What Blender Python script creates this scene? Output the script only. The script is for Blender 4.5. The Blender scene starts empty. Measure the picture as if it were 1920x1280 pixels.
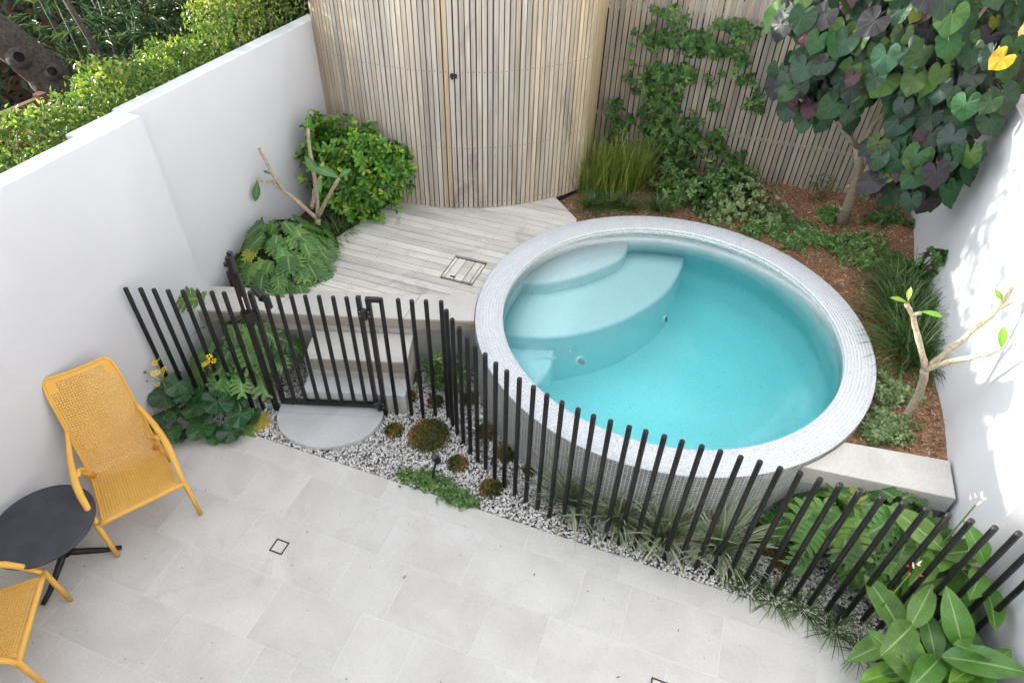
import bpy, math, random
import numpy as np
from mathutils import Vector, Matrix

random.seed(7); rng = np.random.default_rng(11)
S = bpy.context.scene
COL = S.collection
R = math.radians

# ------------------------------------------------------------------ camera, sky, sun, exposure
cam = bpy.data.cameras.new("camera"); cam.sensor_width = 36.0; cam.lens = 23.131; cam.clip_end = 400; cam.clip_start = 0.05
co = bpy.data.objects.new("camera", cam); COL.objects.link(co); S.camera = co
yaw, pitch, roll = R(-18.8948), R(42.0016), R(1.765)
fw = Vector((math.sin(yaw)*math.cos(pitch), math.cos(yaw)*math.cos(pitch), -math.sin(pitch)))
rt = Vector((math.cos(yaw), -math.sin(yaw), 0)); up = rt.cross(fw)
r2 = rt*math.cos(roll)+up*math.sin(roll); u2 = -rt*math.sin(roll)+up*math.cos(roll)
mw = Matrix((r2, u2, -fw)).transposed().to_4x4(); mw.translation = (0, 0, 4.0553); co.matrix_world = mw

SUN_DIR = Vector((1.0, 0.03, -0.205)).normalized()
world = bpy.data.worlds.new("World"); S.world = world; world.use_nodes = True
wn = world.node_tree.nodes; wl = world.node_tree.links; wn.clear()
sky = wn.new("ShaderNodeTexSky"); sky.sky_type = 'NISHITA'; sky.sun_disc = False
sky.sun_elevation = R(11.6); sky.sun_rotation = R(270); sky.air_density = 0.8; sky.dust_density = 0.25; sky.ozone_density = 0.6
hs = wn.new("ShaderNodeHueSaturation"); hs.inputs['Saturation'].default_value = 0.21
bg = wn.new("ShaderNodeBackground"); bg.inputs['Strength'].default_value = 0.15
wo = wn.new("ShaderNodeOutputWorld")
wl.new(sky.outputs[0], hs.inputs['Color']); wl.new(hs.outputs[0], bg.inputs['Color']); wl.new(bg.outputs[0], wo.inputs['Surface'])
sl = bpy.data.lights.new("sun", 'SUN'); sl.energy = 2.1; sl.angle = R(0.53); sl.color = (1.0, 0.94, 0.86)
so = bpy.data.objects.new("sun", sl); COL.objects.link(so); so.rotation_euler = SUN_DIR.to_track_quat('-Z', 'Y').to_euler(); so.location = (-10, 3, 8)
S.view_settings.view_transform = 'Standard'; S.view_settings.look = 'None'; S.view_settings.gamma = 1.0
S.view_settings.exposure = 2.88
S.view_settings.use_curve_mapping = False
S.cycles.max_bounces = 6; S.cycles.diffuse_bounces = 3; S.cycles.glossy_bounces = 2; S.cycles.adaptive_threshold = 0.03; S.cycles.transparent_max_bounces = 12
S.cycles.volume_bounces = 0
try: S.cycles.use_denoising = True
except Exception: pass

# ------------------------------------------------------------------ node helper
class NT:
    def __init__(s, name):
        s.m = bpy.data.materials.new(name); s.m.use_nodes = True
        s.t = s.m.node_tree; s.t.nodes.clear(); s.L = s.t.links
        s.out = s.t.nodes.new("ShaderNodeOutputMaterial")
    def node(s, typ, **kw):
        n = s.t.nodes.new(typ)
        for k, v in kw.items(): setattr(n, k, v)
        return n
    def put(s, sock, v):
        if v is None: return
        if isinstance(v, bpy.types.NodeSocket): s.L.new(v, sock)
        elif isinstance(v, (tuple, list)) and len(v) == 3 and sock.type == 'RGBA': sock.default_value = (*v, 1)
        else: sock.default_value = v
    def pos(s, sc=(1, 1, 1)):
        g = s.node("ShaderNodeNewGeometry")
        m = s.node("ShaderNodeMapping"); m.inputs['Scale'].default_value = sc
        s.L.new(g.outputs['Position'], m.inputs['Vector']); return m.outputs[0]
    def obj(s, sc=(1, 1, 1)):
        g = s.node("ShaderNodeTexCoord")
        m = s.node("ShaderNodeMapping"); m.inputs['Scale'].default_value = sc
        s.L.new(g.outputs['Object'], m.inputs['Vector']); return m.outputs[0]
    def addv(s, a, b):
        n = s.node("ShaderNodeVectorMath", operation='ADD'); s.put(n.inputs[0], a); s.put(n.inputs[1], b); return n.outputs[0]
    def noise(s, vec, scale, detail=4, rough=0.55, dist=0.0):
        n = s.node("ShaderNodeTexNoise"); s.L.new(vec, n.inputs['Vector'])
        n.inputs['Scale'].default_value = scale; n.inputs['Detail'].default_value = detail
        n.inputs['Roughness'].default_value = rough; n.inputs['Distortion'].default_value = dist
        return n.outputs['Fac']
    def vor(s, vec, scale, feature='F1'):
        n = s.node("ShaderNodeTexVoronoi", feature=feature); s.L.new(vec, n.inputs['Vector']); n.inputs['Scale'].default_value = scale
        return n.outputs['Distance']
    def ramp(s, fac, stops, interp='LINEAR'):
        n = s.node("ShaderNodeValToRGB"); n.color_ramp.interpolation = interp
        e = n.color_ramp.elements
        while len(e) < len(stops): e.new(0.5)
        for i, (p, c) in enumerate(stops):
            e[i].position = p; e[i].color = (c, c, c, 1) if isinstance(c, (int, float)) else (*c, 1)
        s.put(n.inputs[0], fac); return n.outputs[0]
    def mix(s, fac, a, b, mode='MIX'):
        n = s.node("ShaderNodeMix", data_type='RGBA', blend_type=mode)
        s.put(n.inputs[0], fac); s.put(n.inputs[6], a); s.put(n.inputs[7], b); return n.outputs[2]
    def math(s, op, a, b=None, c=None):
        n = s.node("ShaderNodeMath", operation=op); s.put(n.inputs[0], a)
        if b is not None: s.put(n.inputs[1], b)
        if c is not None: s.put(n.inputs[2], c)
        return n.outputs[0]
    def attr(s, name):
        return s.node("ShaderNodeAttribute", attribute_name=name).outputs['Fac']
    def oinfo(s, k): return s.node("ShaderNodeObjectInfo").outputs[k]
    def bump(s, h, strength=0.3, dist=0.01):
        n = s.node("ShaderNodeBump"); n.inputs['Strength'].default_value = strength; n.inputs['Distance'].default_value = dist
        s.put(n.inputs['Height'], h); return n.outputs[0]
    def bsdf(s, color, rough=0.6, normal=None, spec=0.5, metal=0.0, **kw):
        n = s.node("ShaderNodeBsdfPrincipled"); s.put(n.inputs['Base Color'], color); s.put(n.inputs['Roughness'], rough)
        n.inputs['Specular IOR Level'].default_value = spec; n.inputs['Metallic'].default_value = metal
        for k, v in kw.items(): s.put(n.inputs[k.replace('_', ' ')], v)
        if normal is not None: s.L.new(normal, n.inputs['Normal'])
        return n.outputs[0]
    def end(s, sh):
        s.L.new(sh, s.out.inputs['Surface']); return s.m

def hsv(n, col, fac_val, sat=None):
    h = n.node("ShaderNodeHueSaturation"); n.put(h.inputs['Color'], col); n.put(h.inputs['Value'], fac_val)
    if sat is not None: n.put(h.inputs['Saturation'], sat)
    return h.outputs[0]

def m_plain(name, col, rough=0.5, var=0.1, scale=30, bump=0.0, metal=0.0, spec=0.5):
    n = NT(name); f = n.noise(n.pos(), scale)
    v = n.ramp(f, [(0.3, 1-var), (0.7, 1+var)])
    c = n.mix(1.0, col, v, 'MULTIPLY')
    nb = n.bump(f, bump, 0.004) if bump else None
    return n.end(n.bsdf(c, rough, nb, spec, metal))

def m_paving():
    n = NT("limestone_paving"); p = n.pos()
    rnd = n.oinfo('Random')
    off = n.node("ShaderNodeCombineXYZ"); n.L.new(n.math('MULTIPLY', rnd, 40.0), off.inputs[0]); n.L.new(n.math('MULTIPLY', rnd, 17.0), off.inputs[1])
    q = n.addv(p, off.outputs[0])
    cloud = n.noise(q, 2.2, 5, 0.6, 0.6)
    fine = n.noise(p, 60, 4, 0.7)
    c = n.ramp(cloud, [(0.25, (0.495, 0.468, 0.43)), (0.5, (0.578, 0.553, 0.515)), (0.75, (0.635, 0.613, 0.573))])
    c = n.mix(1.0, c, n.ramp(fine, [(0.3, 0.93), (0.7, 1.05)]), 'MULTIPLY')
    c = hsv(n, c, n.math('ADD', n.math('MULTIPLY', rnd, 0.05), 0.975))
    # scuffs and fossil pits
    pit = n.ramp(n.vor(n.addv(q, n.node("ShaderNodeCombineXYZ").outputs[0]), 26), [(0.035, 1.0), (0.07, 0.0)])
    msk = n.ramp(n.noise(q, 3.1, 3), [(0.52, 0.0), (0.62, 1.0)])
    c = n.mix(n.math('MULTIPLY', n.math('MULTIPLY', pit, msk), 0.5), c, (0.23, 0.21, 0.19))
    st = n.ramp(n.noise(p, 1.1, 6, 0.7, 1.0), [(0.60, 0.0), (0.72, 1.0)])
    c = n.mix(n.math('MULTIPLY', st, 0.40), c, (0.36, 0.34, 0.315))
    sm = n.ramp(n.noise(q, 7.0, 5, 0.7, 1.5), [(0.58, 0.0), (0.68, 1.0)])
    c = n.mix(n.math('MULTIPLY', sm, 0.14), c, (0.30, 0.285, 0.27))
    lp_ = n.ramp(n.noise(q, 4.0, 6, 0.75, 2.0), [(0.60, 0.0), (0.7, 1.0)])
    c = n.mix(n.math('MULTIPLY', lp_, 0.25), c, (0.70, 0.69, 0.67))
    return n.end(n.bsdf(c, n.ramp(cloud, [(0.3, 0.62), (0.7, 0.75)]), n.bump(n.math('ADD', fine, n.math('MULTIPLY', pit, -0.6)), 0.12, 0.003), 0.3))

def m_concrete(name, base, warm=0.0):
    n = NT(name); p = n.pos()
    a = n.noise(p, 2.6, 6, 0.65, 0.5); f = n.noise(p, 70, 3, 0.7)
    d = tuple(x*0.82 for x in base)
    c = n.ramp(a, [(0.3, d), (0.6, base)])
    c = n.mix(1.0, c, n.ramp(f, [(0.3, 0.9), (0.7, 1.06)]), 'MULTIPLY')
    pit = n.ramp(n.vor(p, 40), [(0.05, 1.0), (0.09, 0.0)])
    c = n.mix(n.math('MULTIPLY', pit, 0.35), c, tuple(x*0.5 for x in base))
    return n.end(n.bsdf(c, 0.75, n.bump(f, 0.2, 0.003), 0.3))

def m_banded_stone():
    n = NT("banded_sandstone"); p = n.pos((0.6, 0.6, 14))
    a = n.noise(p, 2.0, 5, 0.6, 1.2); f = n.noise(n.pos(), 80, 3)
    c = n.ramp(a, [(0.3, (0.33, 0.275, 0.21)), (0.5, (0.40, 0.345, 0.275)), (0.7, (0.45, 0.405, 0.345))])
    c = n.mix(1.0, c, n.ramp(f, [(0.3, 0.9), (0.7, 1.05)]), 'MULTIPLY')
    return n.end(n.bsdf(c, 0.8, n.bump(f, 0.25, 0.003), 0.25))

def m_wall():
    n = NT("white_render"); p = n.pos()
    a = n.noise(p, 1.3, 5, 0.6, 0.6); f = n.noise(p, 220, 2, 0.6); t = n.noise(n.pos((1, 1, 0.5)), 9, 4)
    c = n.ramp(a, [(0.3, (0.56, 0.56, 0.568)), (0.7, (0.60, 0.60, 0.608))])
    c = n.mix(n.ramp(t, [(0.62, 0.0), (0.8, 0.25)]), c, (0.54, 0.54, 0.535))
    return n.end(n.bsdf(c, 0.85, n.bump(n.math('ADD', n.math('MULTIPLY', f, 0.3), t), 0.10, 0.004), 0.2))

def m_timber(name, axis, light, dark, mould=0.25):
    n = NT(name)
    sc = {'z': (38, 38, 0.9), 'x': (0.9, 38, 38)}[axis]
    rnd = n.oinfo('Random')
    off = n.node("ShaderNodeCombineXYZ"); n.L.new(n.math('MULTIPLY', rnd, 31.0), off.inputs[0]); n.L.new(n.math('MULTIPLY', rnd, 53.0), off.inputs[1]); n.L.new(n.math('MULTIPLY', rnd, 11.0), off.inputs[2])
    q = n.addv(n.pos(sc), off.outputs[0])
    g = n.noise(q, 1.6, 5, 0.65, 0.4)
    b = n.noise(n.addv(n.pos((3.0, 3.0, 0.8) if axis == 'z' else (0.8, 3, 3)), off.outputs[0]), 1.0, 4, 0.6)
    c = n.ramp(g, [(0.25, dark), (0.5, tuple((x+y)/2 for x, y in zip(light, dark))), (0.72, light)])
    c = n.mix(1.0, c, n.ramp(b, [(0.25, 0.62), (0.5, 0.98), (0.75, 1.2)]), 'MULTIPLY')
    c = hsv(n, c, n.math('ADD', n.math('MULTIPLY', rnd, 0.18), 0.91), n.math('ADD', n.math('MULTIPLY', n.oinfo('Random'), 0.3), 0.75))
    mo = n.ramp(n.noise(n.pos((1, 1, 0.35) if axis == 'z' else (1, 1, 1)), 2.4, 6, 0.7, 0.8), [(0.56, 0.0), (0.7, 1.0)])
    c = n.mix(n.math('MULTIPLY', mo, mould), c, (0.12, 0.115, 0.105))
    c = n.mix(1.0, c, n.oinfo('Color'), 'MULTIPLY')
    return n.end(n.bsdf(c, 0.8, n.bump(g, 0.25, 0.002), 0.25))

def m_tint(name, stops, rough=0.5, spec=0.4, attr='tint', noise=0.0, transl=0.0, bumpscale=0):
    n = NT(name); t = n.attr(attr); c = n.ramp(t, stops)
    if noise: c = n.mix(1.0, c, n.ramp(n.noise(n.pos(), 90, 2), [(0.3, 1-noise), (0.7, 1+noise)]), 'MULTIPLY')
    nb = n.bump(n.noise(n.pos(), bumpscale, 2), 0.4, 0.002) if bumpscale else None
    sh = n.bsdf(c, rough, nb, spec)
    if transl:
        tr = n.node("ShaderNodeBsdfTranslucent"); n.put(tr.inputs['Color'], n.mix(1.0, c, (1.5, 1.6, 0.7), 'MULTIPLY'))
        mx = n.node("ShaderNodeMixShader"); mx.inputs[0].default_value = transl
        n.L.new(sh, mx.inputs[1]); n.L.new(tr.outputs[0], mx.inputs[2]); sh = mx.outputs[0]
    return n.end(sh)

def m_leaf(name, kind, vein=(0.5, 0.6, 0.25), veinamt=0.5, rough=0.38, transl=0.18, nside=9, spec=0.45, sidev=0.35):
    """big single leaves: colour from the object's own colour, veins from the leaf's own UV"""
    n = NT(name)
    uv = n.node("ShaderNodeUVMap"); sx = n.node("ShaderNodeSeparateXYZ"); n.L.new(uv.outputs[0], sx.inputs[0])
    if kind == 'pinnate':
        u = n.math('ABSOLUTE', n.math('SUBTRACT', n.math('MULTIPLY', sx.outputs[0], 2.0), 1.0)); v = sx.outputs[1]
        mid = n.ramp(u, [(0.03, 1.0), (0.085, 0.0)])
        ph = n.math('FRACT', n.math('MULTIPLY', n.math('SUBTRACT', v, n.math('MULTIPLY', u, 0.16)), float(nside)))
        side = n.ramp(n.math('ABSOLUTE', n.math('SUBTRACT', ph, 0.5)), [(0.03, 1.0), (0.10, 0.0)])
        relief = n.math('ABSOLUTE', n.math('SUBTRACT', ph, 0.5))
    else:
        u = sx.outputs[0]; v = sx.outputs[1]
        ph = n.math('FRACT', n.math('MULTIPLY', u, 10.0))
        d = n.math('MULTIPLY', n.math('ABSOLUTE', n.math('SUBTRACT', ph, 0.5)), n.math('ADD', v, 0.08))
        mid = n.ramp(d, [(0.012, 1.0), (0.04, 0.0)])
        ph2 = n.math('FRACT', n.math('ADD', n.math('MULTIPLY', v, 6.0), n.math('MULTIPLY', n.math('ABSOLUTE', n.math('SUBTRACT', ph, 0.5)), 2.0)))
        side = n.ramp(n.math('ABSOLUTE', n.math('SUBTRACT', ph2, 0.5)), [(0.03, 0.5), (0.09, 0.0)])
        relief = n.math('ABSOLUTE', n.math('SUBTRACT', ph, 0.5))
    vv = n.math('MULTIPLY', n.math('MAXIMUM', mid, n.math('MULTIPLY', side, sidev)), veinamt)
    base = n.oinfo('Color')
    blot = n.ramp(n.noise(n.pos(), 14, 4, 0.6), [(0.3, 0.78), (0.7, 1.18)])
    c = n.mix(1.0, base, blot, 'MULTIPLY')
    c = n.mix(vv, c, n.mix(0.55, base, vein))
    nb = n.bump(n.math('ADD', n.math('MULTIPLY', relief, 0.6), n.math('MULTIPLY', n.noise(n.pos(), 60, 2), 0.4)), 0.35, 0.005)
    sh = n.bsdf(c, rough, nb, spec)
    tr = n.node("ShaderNodeBsdfTranslucent"); n.put(tr.inputs['Color'], n.mix(1.0, c, (1.5, 1.6, 0.6), 'MULTIPLY'))
    mx = n.node("ShaderNodeMixShader"); mx.inputs[0].default_value = transl
    n.L.new(sh, mx.inputs[1]); n.L.new(tr.outputs[0], mx.inputs[2])
    return n.end(mx.outputs[0])

def m_water():
    n = NT("pool_water")
    nb = n.bump(n.noise(n.pos(), 5.5, 3, 0.5, 0.3), 0.12, 0.02)
    fr = n.node("ShaderNodeFresnel"); fr.inputs['IOR'].default_value = 1.33; n.L.new(nb, fr.inputs['Normal'])
    tr = n.node("ShaderNodeBsdfTransparent")
    gl = n.node("ShaderNodeBsdfGlossy"); gl.inputs['Roughness'].default_value = 0.02; n.L.new(nb, gl.inputs['Normal'])
    mx = n.node("ShaderNodeMixShader"); n.L.new(fr.outputs[0], mx.inputs[0]); n.L.new(tr.outputs[0], mx.inputs[1]); n.L.new(gl.outputs[0], mx.inputs[2])
    va = n.node("ShaderNodeVolumeAbsorption"); va.inputs['Color'].default_value = (0.0, 0.955, 0.97, 1); va.inputs['Density'].default_value = 0.64
    n.L.new(va.outputs[0], n.out.inputs['Volume'])
    return n.end(mx.outputs[0])

def m_pebblecrete():
    n = NT("pale_pebble_plaster"); p = n.pos()
    v = n.noise(p, 130, 2, 0.8); c = n.ramp(v, [(0.30, (0.42, 0.55, 0.58)), (0.40, (0.80, 0.84, 0.84)), (0.6, (0.88, 0.90, 0.90))])
    dot = n.ramp(n.vor(p, 62), [(0.16, 1.0), (0.26, 0.0)])
    c = n.mix(n.math('MULTIPLY', n.math('MULTIPLY', dot, n.ramp(n.noise(p, 23, 2), [(0.45, 0.0), (0.6, 1.0)])), 0.55), c, (0.25, 0.38, 0.42))
    c = n.mix(n.ramp(n.noise(p, 2.0, 4), [(0.4, 0.0), (0.7, 0.12)]), c, (0.60, 0.72, 0.74))
    return n.end(n.bsdf(c, 0.7, n.bump(v, 0.15, 0.003), 0.3))

M = {}
M['pave'] = m_paving()
M['grout'] = m_plain('pale_grout', (0.67, 0.66, 0.64), 0.9, 0.08, 120)
M['wall'] = m_wall()
M['stone'] = m_concrete('honed_stone', (0.58, 0.555, 0.51))
M['marble'] = m_concrete('blue_grey_stone', (0.57, 0.565, 0.56))
M['concrete'] = m_concrete('raw_concrete', (0.40, 0.385, 0.36))
M['band'] = m_banded_stone()
M['slat'] = m_timber('weathered_slat_timber', 'z', (0.535, 0.475, 0.40), (0.30, 0.25, 0.195), 0.6)
M['fenceslat'] = m_timber('weathered_fence_timber', 'z', (0.44, 0.375, 0.295), (0.23, 0.185, 0.135), 0.45)
M['deck'] = m_timber('grey_deck_timber', 'x', (0.70, 0.665, 0.595), (0.50, 0.46, 0.395), 0.45)
M['dark'] = m_plain('dark_void', (0.012, 0.011, 0.010), 0.95, 0.2)
M['black'] = m_plain('black_powdercoat', (0.012, 0.0112, 0.0112), 0.42, 0.45, 14, 0.0, 0.0, 0.35)
M['blackplastic'] = m_plain('black_plastic', (0.014, 0.014, 0.015), 0.4, 0.2)
M['steel'] = m_plain('bare_steel', (0.55, 0.55, 0.56), 0.3, 0.1, 30, 0, 1.0)
M['charcoal'] = m_plain('charcoal_tabletop', (0.034, 0.037, 0.045), 0.5, 0.32, 7, 0.05)
M['yellow'] = m_plain('mustard_resin', (0.72, 0.395, 0.075), 0.5, 0.05, 12, 0.0, 0.0, 0.35)
M['soil'] = m_plain('dark_soil', (0.06, 0.042, 0.03), 0.95, 0.4, 30, 0.5)
M['mulchbase'] = m_plain('mulch_bed', (0.25, 0.14, 0.08), 0.95, 0.5, 60, 0.6)
M['gravelbase'] = m_plain('gravel_bed', (0.34, 0.32, 0.30), 0.95, 0.6, 140, 0.6)
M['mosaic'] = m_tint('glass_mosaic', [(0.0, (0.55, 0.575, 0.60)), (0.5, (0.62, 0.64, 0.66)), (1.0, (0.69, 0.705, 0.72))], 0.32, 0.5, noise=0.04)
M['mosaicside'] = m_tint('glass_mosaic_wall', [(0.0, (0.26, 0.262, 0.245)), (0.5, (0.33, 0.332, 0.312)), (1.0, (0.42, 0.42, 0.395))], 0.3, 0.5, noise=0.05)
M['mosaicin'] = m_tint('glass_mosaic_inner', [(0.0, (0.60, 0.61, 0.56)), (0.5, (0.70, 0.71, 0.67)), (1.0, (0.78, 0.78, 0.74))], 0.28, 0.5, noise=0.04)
M['mgrout'] = m_plain('mosaic_grout', (0.80, 0.805, 0.80), 0.9, 0.05, 150)
M['shell'] = m_pebblecrete()
M['water'] = m_water()
M['pebble'] = m_tint('pebbles', [(0.0, (0.02, 0.02, 0.021)), (0.16, (0.06, 0.058, 0.055)), (0.24, (0.20, 0.18, 0.16)), (0.33, (0.50, 0.45, 0.40)), (0.5, (0.66, 0.62, 0.57)), (1.0, (0.86, 0.85, 0.83))], 0.7, 0.3)
M['bark'] = m_tint('bark_chips', [(0.0, (0.11, 0.05, 0.028)), (0.5, (0.31, 0.155, 0.082)), (0.85, (0.47, 0.28, 0.165)), (1.0, (0.60, 0.43, 0.29))], 0.85, 0.2)
def green(name, stops, rough=0.45, tr=0.22, spec=0.4): return m_tint(name, stops, rough, spec, transl=tr, noise=0.1)
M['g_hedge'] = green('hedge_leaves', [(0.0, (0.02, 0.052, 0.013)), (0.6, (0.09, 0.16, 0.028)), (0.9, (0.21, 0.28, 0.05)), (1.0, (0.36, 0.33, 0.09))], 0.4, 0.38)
M['g_bamboo'] = green('bamboo_leaves', [(0.0, (0.012, 0.032, 0.014)), (0.6, (0.045, 0.095, 0.04)), (1.0, (0.15, 0.19, 0.07))], 0.45, 0.2)
M['g_dark'] = green('background_leaves', [(0.0, (0.008, 0.018, 0.008)), (1.0, (0.03, 0.06, 0.02))], 0.5, 0.1)
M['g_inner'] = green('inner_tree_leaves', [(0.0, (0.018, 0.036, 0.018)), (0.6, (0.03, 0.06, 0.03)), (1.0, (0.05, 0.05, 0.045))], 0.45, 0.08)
M['g_shrub'] = green('glossy_shrub_leaves', [(0.0, (0.02, 0.07, 0.01)), (0.5, (0.07, 0.20, 0.015)), (0.9, (0.15, 0.33, 0.03)), (1.0, (0.34, 0.42, 0.06))], 0.32, 0.2)
M['g_climb'] = green('climber_leaves', [(0.0, (0.018, 0.055, 0.012)), (0.6, (0.065, 0.145, 0.028)), (1.0, (0.16, 0.25, 0.06))], 0.4, 0.18)
M['g_grey'] = green('grey_green_leaves', [(0.0, (0.07, 0.11, 0.04)), (0.6, (0.18, 0.25, 0.095)), (1.0, (0.32, 0.39, 0.18))], 0.55, 0.2)
M['g_grass'] = green('strap_leaves', [(0.0, (0.016, 0.045, 0.012)), (0.6, (0.065, 0.135, 0.03)), (1.0, (0.25, 0.31, 0.10))], 0.4, 0.15)
M['g_lime'] = green('yellow_green_shoots', [(0.0, (0.06, 0.10, 0.015)), (0.6, (0.19, 0.25, 0.04)), (1.0, (0.46, 0.46, 0.12))], 0.5, 0.2)
M['g_silver'] = green('silvery_strap_leaves', [(0.0, (0.14, 0.18, 0.105)), (0.6, (0.29, 0.34, 0.21)), (1.0, (0.50, 0.53, 0.36))], 0.5, 0.12)
M['g_succ'] = green('succulent_tips', [(0.0, (0.035, 0.055, 0.010)), (0.45, (0.12, 0.14, 0.025)), (0.7, (0.24, 0.16, 0.045)), (1.0, (0.38, 0.21, 0.09))], 0.45, 0.1)
M['g_cover'] = green('groundcover_leaves', [(0.0, (0.04, 0.11, 0.025)), (0.6, (0.13, 0.25, 0.06)), (1.0, (0.32, 0.43, 0.17))], 0.45, 0.2)
M['leaf_heart'] = m_leaf('heart_leaf', 'palmate', (0.17, 0.23, 0.14), 0.35, 0.45, 0.10, spec=0.22)
M['leaf_round'] = m_leaf('round_glossy_leaf', 'palmate', (0.30, 0.42, 0.20), 0.45, 0.26, 0.06, spec=0.55)
M['leaf_lobe'] = m_leaf('lobed_leaf', 'pinnate', (0.45, 0.60, 0.22), 0.7, 0.35, 0.18, 7)
M['leaf_big'] = m_leaf('broad_leaf', 'pinnate', (0.42, 0.58, 0.24), 0.9, 0.36, 0.2, 16, sidev=0.12)
M['leaf_frang'] = m_leaf('waxy_leaf', 'pinnate', (0.5, 0.6, 0.28), 0.8, 0.35, 0.3, 14, sidev=0.15)
M['branch'] = m_plain('pale_bark', (0.30, 0.235, 0.165), 0.85, 0.3, 40, 0.5)
M['frbranch'] = m_plain('grey_ringed_bark', (0.37, 0.305, 0.21), 0.8, 0.35, 55, 0.6)
M['oldbark'] = m_plain('dark_lichened_bark', (0.045, 0.034, 0.027), 0.95, 0.7, 40, 1.0)
M['stem'] = m_plain('green_stems', (0.13, 0.19, 0.05), 0.6, 0.3)
M['cush'] = m_plain('succulent_cushion', (0.10, 0.095, 0.025), 0.8, 0.6, 70, 0.8)
M['twig'] = m_plain('brown_twigs', (0.12, 0.075, 0.045), 0.8, 0.3)
M['culm'] = m_plain('bamboo_culms', (0.10, 0.12, 0.045), 0.5, 0.3, 12)
M['petal'] = m_plain('yellow_petals', (0.85, 0.60, 0.015), 0.6, 0.1)
M['redpetal'] = m_plain('red_petals', (0.55, 0.03, 0.04), 0.6, 0.1)
M['pinkpetal'] = m_plain('pale_pink_buds', (0.78, 0.62, 0.50), 0.6, 0.15)
M['orange'] = m_plain('orange_timber', (0.50, 0.27, 0.10), 0.7, 0.25, 6)
M['brown'] = m_plain('brown_timber', (0.17, 0.10, 0.065), 0.8, 0.4, 8)
M['rust'] = m_plain('red_brown_paint', (0.13, 0.045, 0.025), 0.7, 0.3, 8)
M['white'] = m_plain('white_plastic', (0.75, 0.76, 0.76), 0.4, 0.05)
M['hazewhite'] = M['white']

# ------------------------------------------------------------------ mesh helpers
def mesh_np(name, V, F, tint=None, uv=None, smooth=False):
    """V (n,3); F list of arrays (m,k). tint per vertex."""
    me = bpy.data.meshes.new(name); V = np.asarray(V, np.float32)
    if not isinstance(F, list): F = [F]
    F = [np.asarray(f, np.int32) for f in F if len(f)]
    nl = sum(f.size for f in F); nf = sum(len(f) for f in F)
    me.vertices.add(len(V)); me.vertices.foreach_set('co', V.ravel())
    me.loops.add(nl); me.polygons.add(nf)
    li = np.concatenate([f.ravel() for f in F]); tot = np.concatenate([np.full(len(f), f.shape[1], np.int32) for f in F])
    st = np.concatenate([[0], np.cumsum(tot)[:-1]]).astype(np.int32)
    me.loops.foreach_set('vertex_index', li); me.polygons.foreach_set('loop_start', st); me.polygons.foreach_set('loop_total', tot)
    me.update(calc_edges=True)
    if tint is not None:
        a = me.attributes.new('tint', 'FLOAT', 'POINT'); a.data.foreach_set('value', np.asarray(tint, np.float32))
    if uv is not None:
        l = me.uv_layers.new(name='UVMap'); l.data.foreach_set('uv', np.asarray(uv, np.float32)[li].ravel())
    if smooth: me.polygons.foreach_set('use_smooth', np.ones(nf, bool))
    me.validate(); return me

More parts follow.
